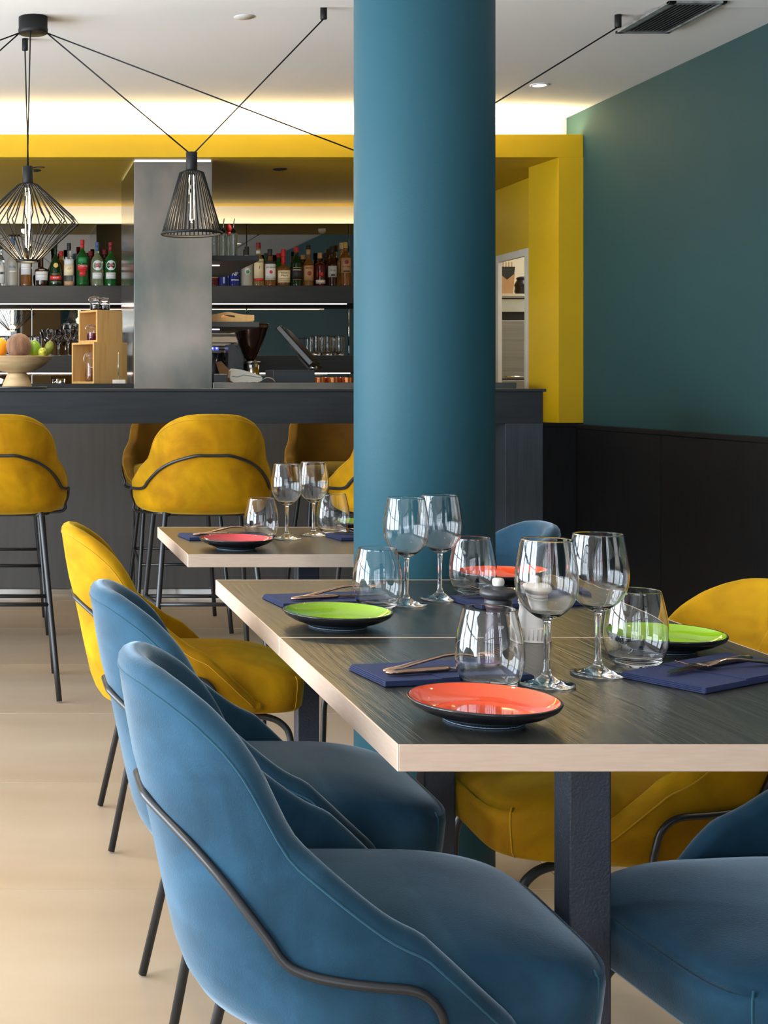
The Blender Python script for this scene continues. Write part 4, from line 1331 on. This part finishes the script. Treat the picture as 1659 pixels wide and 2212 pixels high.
# dispenser bottles on the side shelf
for i, (px, spout, lab) in enumerate([(462, None, 'clear dispenser bottle half hidden by the steel pillar'), (482, 'steel', 'clear dispenser bottle with steel pourer left of the red topped one'),
                                       (504, 'steel', 'clear dispenser bottle with steel pourer at the right of the side shelf'), (494, 'red', 'clear dispenser bottle with red stopper behind the two pourers')]):
    y = 8.25 if i < 3 else 8.40
    H = 57 * y / FPX; r = 9.0 * y / FPX
    t = thing('dispenser_bottle', lab, 'bottle', (wx(px, y), y, 1.9095), group='clear dispenser bottles on the side shelf')
    o_ = sm([(r * .9, .0008), (r, .004), (r * .98, H * .2), (r * .88, H * .5), (r * .98, H * .8), (r, H * .94), (r * .9, H * .98), (r * .55, H)], 3)
    lathe('glass_body', glass_profile(o_, .0022, .006), G_CLEAR, t, n=28)
    m = P_RED if spout == 'red' else M_LAMPBLK
    lathe('stopper', sm([(0, H), (r * .5, H), (r * .55, H + .006), (r * .45, H + .018), (0.0, H + .022)], 2), m, t, n=20)
    if spout == 'steel':
        tube('pour_spout', [(0, 0, H + .015), (0.001, 0, H + .04), (0.006, 0, H + .085)], [.0042, .0036, .0026], M_CHROME, t, n=8)
    elif spout == 'red':
        lathe('stopper_ball', sm([(0, H + .02), (.014, H + .026), (.018, H + .042), (.010, H + .062), (0, H + .066)], 3), m, t, n=18)

# glasses on the lower shelf
SZ = 1.3735
TALL = sm([(.030, .0005), (.0335, .003), (.035, .03), (.037, .09), (.0385, .135)], 3)
tall_me = lathe_me(glass_profile(TALL, .0016, .010), 32)
SMALLT = sm([(.026, .0005), (.030, .004), (.0365, .03), (.0385, .07), (.0365, .110), (.0375, .135)], 3)
small_me = lathe_me(glass_profile(SMALLT, .0016, .010), 32)
for px, y, me, lab in [(682, 9.62, small_me, 'leftmost curved tumbler on the lower shelf right of the till screen'), (694, 9.78, small_me, 'curved tumbler in the second row on the lower right shelf'),
                       (707, 9.62, small_me, 'middle curved tumbler on the lower shelf right of the till screen'), (732, 9.62, small_me, 'curved tumbler on the lower shelf closest to the column'),
                       (720, 9.79, small_me, 'curved tumbler in the second row closest to the column'),
                       (53, 9.60, tall_me, 'straight tumbler behind the coconut on the lower left shelf'), (79, 9.62, tall_me, 'straight tumbler behind the green apple on the lower left shelf'), (12, 9.62, tall_me, 'straight tumbler behind the yellow fruit on the lower left shelf')]:
    o = link('shelf_tumbler', me, M_GLASS, None, (wx(px, y), y, SZ))
    tag(o, lab, 'glass', 'tumblers on the lower bar shelf')
mart = [(0, .0006), (.034, .0004), (.036, .0014), (.034, .003), (.012, .007), (.0042, .014), (.0038, .070), (.0055, .080), (.030, .118), (.058, .178), (.0578, .1795), (.0565, .178), (.0285, .1195), (.004, .083), (0, .082)]
mart_me = lathe_me(mart, 36)
flare = [(0, .0006), (.034, .0004), (.036, .0014), (.034, .003), (.012, .007), (.0042, .014), (.0038, .080), (.012, .088), (.034, .108), (.041, .140), (.036, .205), (.0355, .207), (.0348, .205), (.0395, .140), (.033, .110), (.010, .091), (0, .0895)]
flare_me = lathe_me(flare, 36)
for px, y, me, nm, lab in [(108, 9.62, mart_me, 'martini_glass', 'martini glass on the lower shelf right of the fruit'), (147, 9.64, mart_me, 'martini_glass', 'martini glass on the lower shelf beside the bamboo boxes'),
                           (127, 9.78, mart_me, 'martini_glass', 'martini glass in the second row between the two front ones'), (170, 9.76, flare_me, 'stemmed_glass', 'tall stemmed glass half behind the upper bamboo box')]:
    o = link(nm, me, M_GLASS, None, (wx(px, y), y, SZ))
    tag(o, lab, 'glass', 'cocktail glasses on the lower bar shelf')

# shot measure and copper mugs on the back counter
M_MUG = mat('hammered_copper', (0.62, 0.22, 0.09), 0.25, 1.0, col2=(0.66, 0.25, 0.10), scale=10)
for i, (px, lab) in enumerate([(655, 'copper mug left of the black printer base'), (688, 'copper mug right of the black printer base, the left one'), (718, 'copper mug in the middle of the row under the lower shelf'), (749, 'copper mug nearest the round column')]):
    y = 9.55
    H = wz(815, y) - 1.1005
    t = thing('copper_mug', lab, 'mug', (wx(px, y), y, 1.1005), pi * 1.5, group='copper mugs on the back counter')
    lathe('mug_body', [(0, .003), (.036, .0), (.040, .004), (.042, H * .5), (.046, H - .002), (.0455, H), (.044, H - .002), (.040, H * .5), (.037, .008), (0, .006)], M_MUG, t, n=32)
    tube('handle', smooth_pts([(-.041, 0, H * .25), (-.068, 0, H * .35), (-.070, 0, H * .7), (-.044, 0, H * .82)], 4), .0035, M_MUG, t, n=8)
o = lathe('steel_shot_measure', [(0, .002), (.022, .0), (.030, .085), (.031, .117), (.0295, .117), (.028, .085), (.020, .004), (0, .004)], M_CHROME, loc=(wx(131, 9.5), 9.5, 1.1005), n=28)
tag(o, 'small steel cup under the lower left shelf beside the bamboo box', 'cup')

# ================================================================== THINGS ON THE BAR, LEFT
WT = 1.1832


def crate(label, cxp, d, w, b, h, ang, z):
    """open-fronted bamboo box: opening w wide faces local -x, side b long faces local -y"""
    t = thing('bamboo_box', label, 'box', (wx(cxp, d), d, z), ang, 'bamboo storage boxes on the bar')
    th = .012
    box('base_board', 0, b, 0, w, 0, th, M_BAMBOO, t, bev=.0008)
    box('top_board', 0, b, 0, w, h - th, h, M_BAMBOO, t, bev=.0008)
    box('side_board', 0, b, 0, th, th, h - th, M_BAMBOO, t, bev=.0008)
    box('side_board', 0, b, w - th, w, th, h - th, M_BAMBOO, t, bev=.0008)
    box('back_board', b - th, b, th, w - th, th, h - th, M_BAMBOO, t)
    return t


ang = radians(34)
# near vertical corner: x=203 px (lower), 210 px (upper)
crate('large bamboo box lying open to the left on the bar, lower of the pair', 203, 8.00, .21, .243, .236, ang, WT + .0002)
crate('smaller bamboo box standing on top of the large one', 210, 8.03, .175, .184, .184, ang, WT + .2365)


def jar(label, x, y, z, r, h, content, lid=True, tilt=False):
    t = thing('clip_jar', label, 'jar', (x, y, z), group='small clip top jars around the bamboo boxes')
    o_ = sm([(r * .85, .0006), (r, .004), (r, h * .62), (r * .8, h * .78), (r * .82, h * .82)], 3)
    lathe('jar_body', glass_profile(o_, .002, .005), M_GLASS, t, n=26)
    lathe('contents', [(0, .006), (r * .82, .006), (r * .86, h * .45), (0, h * .45)], content, t, n=20)
    lathe('lid', sm([(0, h * .835), (r * .84, h * .835), (r * .9, h * .88), (r * .7, h * .97), (0, h)], 2), G_CLEAR, t, n=24)
    lathe('rubber_ring', [(r * .70, h * .822), (r * .92, h * .822), (r * .92, h * .834), (r * .70, h * .834)], mat('orange_rubber', (0.62, 0.20, 0.08), 0.6, col2=(0.66, .24, .1), scale=20), t, n=24)
    tube('wire_clip', smooth_pts([(-r * .95, 0, h * .60), (-r * 1.25, 0, h * .70), (-r * 1.2, 0, h * .86), (-r * .8, 0, h * .95), (0, 0, h * 1.02)], 3), .0016, M_CHROME, t, n=6)
    return t


P_CHOC = mat('dark_contents', (0.03, 0.018, 0.014), 0.7, col2=(0.05, 0.03, 0.02), scale=90)
P_CINN = mat('cinnamon_contents', (0.42, 0.17, 0.05), 0.7, col2=(0.30, 0.10, 0.03), scale=70, stretch=(1, 1, .2))
P_BERRY = mat('berry_contents', (0.35, 0.02, 0.04), 0.6, col2=(0.10, 0.01, 0.06), scale=90)
ztop2 = WT + .2365 + .1845
jar('left clip jar on top of the upper bamboo box', wx(206, 8.1), 8.10, ztop2, .030, .080, P_CHOC)
jar('right clip jar on top of the upper bamboo box', wx(226, 8.12), 8.115, ztop2, .029, .074, P_CHOC)
jar('clip jar of dark red berries inside the upper bamboo box', wx(199, 8.1), 8.125, WT + .2365 + .0125, .028, .092, P_BERRY)
jar('tall clip jar of cinnamon inside the lower bamboo box', wx(196, 8.1), 8.115, WT + .0128, .030, .170, P_CINN)

rc = thing('bill_spike', 'thin metal rod on a small white marble block in front of the bamboo box', 'bill holder', (wx(257, 7.93), 7.93, WT + .0002))
box('stone_block', -.036, .036, -.014, .014, 0, .022, M_MARBLE, rc, bev=.0015)
tube('metal_rod', [(-.003, 0, .02), (-.003, 0, .175)], .0032, M_CHROME, rc, n=10)

# fruit bowl on a slate on the high table
HZ = 1.1612
sd = 6.12
o = lathe('slate_board', [(0, 0), (.128, 0), (.130, .002), (.129, .0075), (.127, .009), (0, .009)], M_SLATE, loc=(wx(37, sd), sd, HZ), n=56)
tag(o, 'round dark slate with marble flecks under the wooden fruit bowl', 'board')
fb = thing('fruit_bowl', 'turned pale wooden pedestal fruit bowl on the high table', 'fruit bowl', (wx(37, sd), sd, HZ + .0092))
bt = wz(770, sd) - HZ - .0092
ft = wz(806, sd) - HZ - .0092
lathe('pedestal', sm([(0, 0), (.062, 0), (.064, .003), (.058, ft * .35), (.046, ft * .8), (.040, ft), (0, ft)], 3), M_PALEWOOD, fb, n=56)
lathe('bowl', [(0, ft)] + sm([(.040, ft), (.075, ft + .010), (.118, ft + .034), (.150, bt - .008), (.158, bt - .001)], 4) + [(.156, bt)] + sm([(.149, bt - .006), (.115, ft + .040), (.07, ft + .018), (.02, ft + .012)], 3) + [(0, ft + .012)], M_PALEWOOD, fb, n=64)
bz = HZ + .0092


def fruit(name, label, px, py, rx, rz_, m, bump=None, dy=0.0, tilt=0.0, squash=None, stem=False, pts=None):
    r = rx * sd / FPX; rv = rz_ * sd / FPX
    t = thing(name, label, 'fruit', (wx(px, sd + dy), sd + dy, wz(py, sd + dy)))
    prof = [(0, -rv)] + [(r * sin(a) * (1 + (squash or 0) * cos(a)), -rv * cos(a)) for a in [pi * k / 18 for k in range(1, 18)]] + [(0, rv * (.92 if stem else 1))]
    me = lathe_me(prof, 36)
    if bump:
        rnd = random.Random(3)
        for v in me.vertices:
            k = 1 + bump * (sin(v.co.x * 90) * cos(v.co.y * 80) + .6 * sin(v.co.z * 130 + v.co.x * 60))
            v.co *= k
    o = link('flesh', me, m, t); o.rotation_euler = (0, tilt, 0)
    if stem:
        tube('stem', [(0, 0, rv * .85), (.002, 0, rv * 1.15)], .0018, M_PALEWOOD, t, n=6)
    return t


M_COCO = mat('coconut_husk', (0.12, 0.055, 0.026), 0.9, col2=(0.22, 0.11, 0.055), scale=40, stretch=(1, 1, .25), bump=0.9, bump_scale=260, sheen=.2)
fruit('coconut', 'hairy brown coconut in the middle of the fruit bowl', 41, 748, 27.5, 28, M_COCO, bump=.008, dy=-.03)
fruit('green_apple', 'bright green apple right of the coconut', 74, 754, 15, 19, mat('green_apple_skin', (0.17, 0.36, 0.01), .3, col2=(.24, .42, .02), scale=8), dy=.03, squash=.06, stem=True)
fruit('mango', 'yellow orange mango at the left edge of the fruit bowl', -3, 751, 21, 22, mat('mango_skin', (0.86, 0.52, 0.01), .4, col2=(.88, .30, .01), scale=5, ramp=(.42, .62)), dy=.035, tilt=.3, squash=-.06)
fruit('lime', 'small mottled yellow green lime in front of the avocado', 92, 761, 10, 9.5, mat('lime_skin', (0.42, 0.42, 0.04), .4, col2=(.16, .2, .02), scale=70, ramp=(.45, .6)), dy=-.045, tilt=1.2)
fruit('avocado', 'dark green avocado at the right end of the fruit bowl', 105, 753, 9.5, 17, mat('avocado_skin', (0.14, 0.17, 0.015), .45, col2=(.24, .26, .03), scale=30, bump=.5, bump_scale=150), dy=.0, tilt=.35, squash=-.18)

# ================================================================== THINGS ON THE BAR, RIGHT
WR = 1.1902
M_BEIGE = mat('beige_plastic', (0.52, 0.48, 0.40), 0.45, col2=(0.55, 0.51, 0.43), scale=12)
M_BPLAST = mat('black_plastic', (0.010, 0.011, 0.013), 0.25, col2=(0.014, 0.015, 0.017), scale=12)
M_SMOKE = mat('smoked_brown_plastic', (0.020, 0.009, 0.007), 0.12, col2=(0.03, 0.014, 0.010), scale=8, trans=0.15)
# wooden tray with handle on the grey side shelf
tr = thing('wooden_tray', 'wooden serving tray with cut out handle on the grey side shelf', 'tray', (1.188, 8.03, 1.5345))


def plank_hole(name, out, inn, d0, d1, m, parent):
    n = len(out)
    vs = [(a, d0, b) for a, b in out] + [(a, d0, b) for a, b in inn] + [(a, d1, b) for a, b in out] + [(a, d1, b) for a, b in inn]
    fs = []
    for i in range(n):
        j = (i + 1) % n
        fs += [(i, j, n + j, n + i), (2 * n + i, 3 * n + i, 3 * n + j, 2 * n + j), (i, 2 * n + i, 2 * n + j, j), (n + i, n + j, 3 * n + j, 3 * n + i)]
    return link(name, mesh('plank', vs, fs), m, parent)


W2 = .258
N = 60
out, inn = [], []
cx, cz = .128 - .02, .024
for i in range(N):
    a = 2 * pi * i / N
    dx, dz = cos(a), sin(a)
    # outer: box of half width .148/.11 with arched top
    xo0, xo1 = -.005, W2
    k = 1e9
    if dx > 1e-6: k = min(k, (xo1 - cx) / dx)
    if dx < -1e-6: k = min(k, (xo0 - cx) / dx)
    if dz < -1e-6: k = min(k, (0 - cz) / dz)
    if dz > 1e-6:
        for _ in range(12):
            x = cx + dx * min(k, .3)
            top = .042 + .014 * (0.5 + 0.5 * cos(max(-1, min(1, (x - cx) / .095)) * pi))
            k = min(k, (top - cz) / dz) if _ == 0 else min((top - cz) / dz, (xo1 - cx) / dx if dx > 1e-6 else ((xo0 - cx) / dx if dx < -1e-6 else 9))
    out.append((cx + dx * k, cz + dz * k))
    inn.append((cx + .043 * (abs(dx) ** .7) * (1 if dx > 0 else -1), cz + .007 + .008 * dz))
plank_hole('handle_side', out, inn, 0, .010, M_BAMBOO, tr)
plank_hole('handle_side', out, inn, .33, .340, M_BAMBOO, tr)
box('tray_base', 0.002, W2 - .002, .010, .33, .0, .007, M_BAMBOO, tr)
box('side', W2 - .012, W2 - .002, .010, .33, .007, .040, M_BAMBOO, tr)

# coffee machine
cm_x = wx(458, 9.0)
cf = thing('coffee_machine', 'beige and steel espresso machine behind the bar beside the pillar', 'coffee machine', (0, 9.13, 1.1002))
xr_ = wx(517, 9.05)
zt_ = wz(722, 9.05) - 1.1002; zm_ = wz(762, 9.05) - 1.1002
box('body', 1.02, wx(494, 9.05), .08, .38, 0, zm_, M_BPLAST, cf, bev=.004)
prism('head', [(1.02, zm_), (xr_ - .03, zm_), (xr_ - .004, zm_ + .03), (xr_, zt_ - .012), (xr_ - .01, zt_), (1.02, zt_)], -.02, .36, M_BEIGE, cf)
box('cup_rail', 1.0, xr_ + .016, -.035, .38, zt_, zt_ + .009, M_BEIGE, cf, bev=.003)
for k in range(3):
    box('trim_line', 1.02, xr_ - .006, -.0215, -.02, zm_ + .018 + k * .022, zm_ + .024 + k * .022, M_BPLAST, cf)
for px in (463, 472.5):
    box('button', wx(px - 3.6, 9.03), wx(px + 3.6, 9.03), -.026, -.0205, wz(756, 9.03) - 1.1002, wz(749, 9.03) - 1.1002, mat('blue_button', (.04, .05, .35), .3, emit=.8, emit_col=(.12, .16, 1.0)), cf, bev=.002)
    lathe('button_light', [(0, 0), (.004, 0), (.004, .003), (0, .003)], mat('button_glow', (1, 1, 1), .3, emit=2.5, emit_col=(.8, .9, 1)), cf, (wx(px, 9.02), -.0262, wz(751.5, 9.02) - 1.1002), 14, (pi / 2, 0, 0))
lathe('steam_knob', sm([(0, 0), (.017, 0), (.019, .010), (.016, .022), (0, .024)], 2), M_BPLAST, cf, (wx(505, 9.03), -.02, wz(748, 9.03) - 1.1002), 24, (pi / 2, 0, 0))
tube('portafilter_handle', [(wx(484, 9.03), -.01, zm_ - .005), (wx(489, 9.03), -.05, zm_ - .05), (wx(497, 9.03), -.07, zm_ - .10)], [.014, .012, .016], M_BPLAST, cf, n=10)
tube('steam_wand', [(wx(476, 9.03), -.01, zm_), (wx(470, 9.03), -.03, zm_ - .07)], .004, M_CHROME, cf, n=8)
for i, px in enumerate((470, 503)):
    o = lathe('espresso_cup', [(0, .002), (.020, 0), (.030, .022), (.034, .034), (.032, .034), (.027, .020), (0, .006)], M_CREAM, loc=(wx(px, 9.2), 9.2, 1.1002 + zt_ + .0095), n=26)
    tag(o, ['white cup on top of the coffee machine beside the pillar', 'white cup on top of the coffee machine beside the grinder'][i], 'cup', 'cups on the coffee machine')
# grinder
gx, gy = wx(541, 8.90), 8.90
gn = thing('coffee_grinder', 'coffee grinder with tall dark brown bean hopper and steel collar', 'coffee grinder', (gx, gy, 1.1002))
g0 = wz(775, gy) - 1.1002; g1 = wz(703, gy) - 1.1002
lathe('bean_hopper', sm([(0, g0), (.034, g0), (.040, g0 + .01), (.070, g0 + .08), (.108, g1 - .02), (.110, g1), (0, g1)], 2), M_SMOKE, gn, n=36)
lathe('hopper_lid', [(0, g1 + .0005), (.112, g1 + .0005), (.114, g1 + .004), (.112, g1 + .010), (0, g1 + .012)], M_SMOKE, gn, n=36)
lathe('collar', [(0, g0 - .028), (.030, g0 - .028), (.066, g0 - .024), (.066, g0 - .018), (.030, g0 - .012), (.030, g0 - .001), (0, g0 - .001)], M_CHROME, gn, n=36)
lathe('body', [(0, 0), (.058, 0), (.060, .004), (.056, g0 - .03), (0, g0 - .03)], M_CHROME, gn, n=40)
prism('dosing_chamber', [(-.15, .13), (-.055, .10), (-.055, g0 + .01), (-.11, g0 + .09), (-.15, g0 + .09)], -.06, .05, M_BPLAST, gn)
# till screen
mx, my = wx(647, 8.22), 8.22
mn = thing('till_screen', 'black till monitor tilted back on the bar right of the coffee grinder', 'monitor', (mx, my, 1.392))
sc_ = box_me(-.016, .016, -.15, .15, -.148, .148, .005)
an = math.atan2(1.84 - 1.66, .20)
o = link('screen_housing', sc_, M_BPLAST, mn, rot=(radians(-6), -an, radians(-19)))
o2 = link('glass_front', box_me(.0162, .018, -.138, .138, -.136, .136, .0005), mat('black_glass', (.004, .004, .005), .45, spec=.2, col2=(.005, .005, .006), scale=5), mn, rot=(radians(-6), -an, radians(-19)))
prism('support_arm', [(-.105, .10), (-.085, .115), (.02, -.03), (.075, -.115), (.06, -.128), (0, -.06)], -.03, .03, M_BPLAST, mn)
lathe('swivel_hub', sm([(0, 0), (.018, 0), (.020, .02), (0, .028)], 2), M_CHROME, mn, (.075, -.035, -.128), 20, (0, 0, 0))
pr = thing('receipt_printer', 'black rectangular printer box under the till screen', 'printer', (0, 8.05, WR))
box('housing', wx(590, 8.05), wx(680, 8.05), 0, .24, 0, .072, mat('dark_grey_casing', (.022, .027, .032), .45, col2=(.026, .031, .036), scale=15), pr, bev=.003)
box('lid_line', wx(592, 8.05), wx(678, 8.05), -.0008, .002, .060, .0615, M_DARK, pr)
# card terminal
ct = thing('card_terminal', 'beige card payment terminal lying on the bar left of the printer', 'card terminal', (wx(497, 8.0), 8.0, WR))
s_ = 8.0 / FPX
prof = [(0, 10), (2, 25), (6, 30), (22, 28), (45, 22), (66, 14), (70, 10), (69, 4), (60, 1), (8, 0), (2, 3)]
link('casing', prism_me([(a * s_, b * s_) for a, b in prof], 0, .085, 'y'), M_BEIGE, ct)
prism('grey_inlay', [(a * s_, b * s_) for a, b in [(4, 14), (16, 13), (30, 17), (44, 15), (68, 11), (68, 9.4), (44, 13), (30, 15), (16, 11), (4, 12)]], -.0012, .0005, mat('grey_plastic', (.16, .18, .18), .5, col2=(.18, .2, .2), scale=12), ct)
ky = box('keypad', 20 * s_, 46 * s_, .02, .065, .0, .004, M_BPLAST, ct, bev=.001)
ky.location = (0, 0, 22.5 * s_); ky.rotation_euler = (0, radians(11), 0)
tube('power_cord', smooth_pts([(66 * s_, .03, .006), (80 * s_, .02, .026), (92 * s_, .02, .022), (100 * s_, .03, .004)], 5), .0022, M_BEIGE, ct, n=6)
cdb = thing('menu_box', 'black box with a brown paper flap at the foot of the steel pillar', 'box', (wx(461, 8.06), 8.06, WR))
box('box_body', 0, 30 * s_, 0, .09, 0, 18 * s_, M_BPLAST, cdb, bev=.002)
en = thing('kraft_envelope', 'brown kraft paper sheet leaning behind the black box', 'envelope', (wx(466, 8.17), 8.17, WR))
prism('paper', [(a * s_, b * s_) for a, b in [(0, 44), (12, 47), (34, 24), (30, 0), (10, 0), (8, 20)]], 0, .004, mat('kraft_paper', (.36, .18, .07), .7, col2=(.40, .21, .09), scale=30), en)

# kitchen seen through the hatch
ov = thing('kitchen_unit', 'tall stainless oven unit with a white panel seen through the yellow hatch', 'oven', (3.30, 9.42, 0))
M_INOX = mat('brushed_inox', (.34, .34, .33), .3, 1.0, col2=(.28, .28, .28), scale=3, stretch=(.5, 1, 20), rough2=.4)
M_WPAN = mat('white_enamel', (.50, .52, .48), .4, col2=(.53, .55, .51), scale=8)
yk = 9.42
z = lambda py: wz(py, yk)
box('door', 0.0, .62, 0, .03, z(818), z(692), M_INOX, ov, bev=.003)
box('door', 0.0, .62, 0, .03, .1, z(820.5), M_INOX, ov, bev=.003)
box('carcass', 0.0, .62, .03, .5, .0, z(646), mat('dark_carcass', (.03, .03, .028), .5, col2=(.035, .035, .033), scale=8), ov)
box('control_panel', 0.0, .62, -.01, .03, z(674), z(646), M_WPAN, ov, bev=.002)
tube('handle', [(.075, -.02, z(814)), (.20, -.02, z(814))], .005, M_CHROME, ov, n=8)
ks = thing('kitchen_shelf', 'pale kitchen shelf above the oven carrying a paper bag', 'shelf', (3.30, 9.40, z(640)))
box('board', 0, .7, 0, .5, 0, .016, M_FRAME, ks, bev=.001)
box('rail', 0, .7, 0, .012, -.012, -.001, M_INOX, ks)
kb = thing('paper_bag', 'brown paper bag of chopsticks with black band on the kitchen shelf', 'bag', (wx(1092, 9.5), 9.5, z(640) + .0165))
hb = z(577) - z(640)
prism('bag_body', [(-.045, 0), (.040, 0), (.052, hb * .72), (.0, hb * .50), (-.052, hb * .72)], -.03, .04, mat('kraft_bag', (.42, .23, .10), .7, col2=(.46, .27, .12), scale=25), kb)
prism('black_liner', [(-.046, hb * .6), (-.0, hb * .45), (.046, hb * .6), (.056, hb * .95), (-.056, hb * .95)], -.026, .036, M_BLACK, kb)
for k in range(5):
    box('chopstick', -.04 + k * .019, -.033 + k * .019, -.01, -.003, hb * .9, hb * 1.12, M_PALEWOOD, kb)
vs, fs = [], []
cl = lathe('folded_plastic_bag', sm([(0, 0), (.03, 0), (.05, .02), (.048, .05), (.052, .07), (.036, .10), (.04, .115), (.02, .125), (0, .12)], 3), M_BPLAST, loc=(wx(1128, 9.56), 9.56, z(640) + .0165), n=20)
tag(cl, 'crumpled black plastic bag beside the paper bag on the kitchen shelf', 'bag')
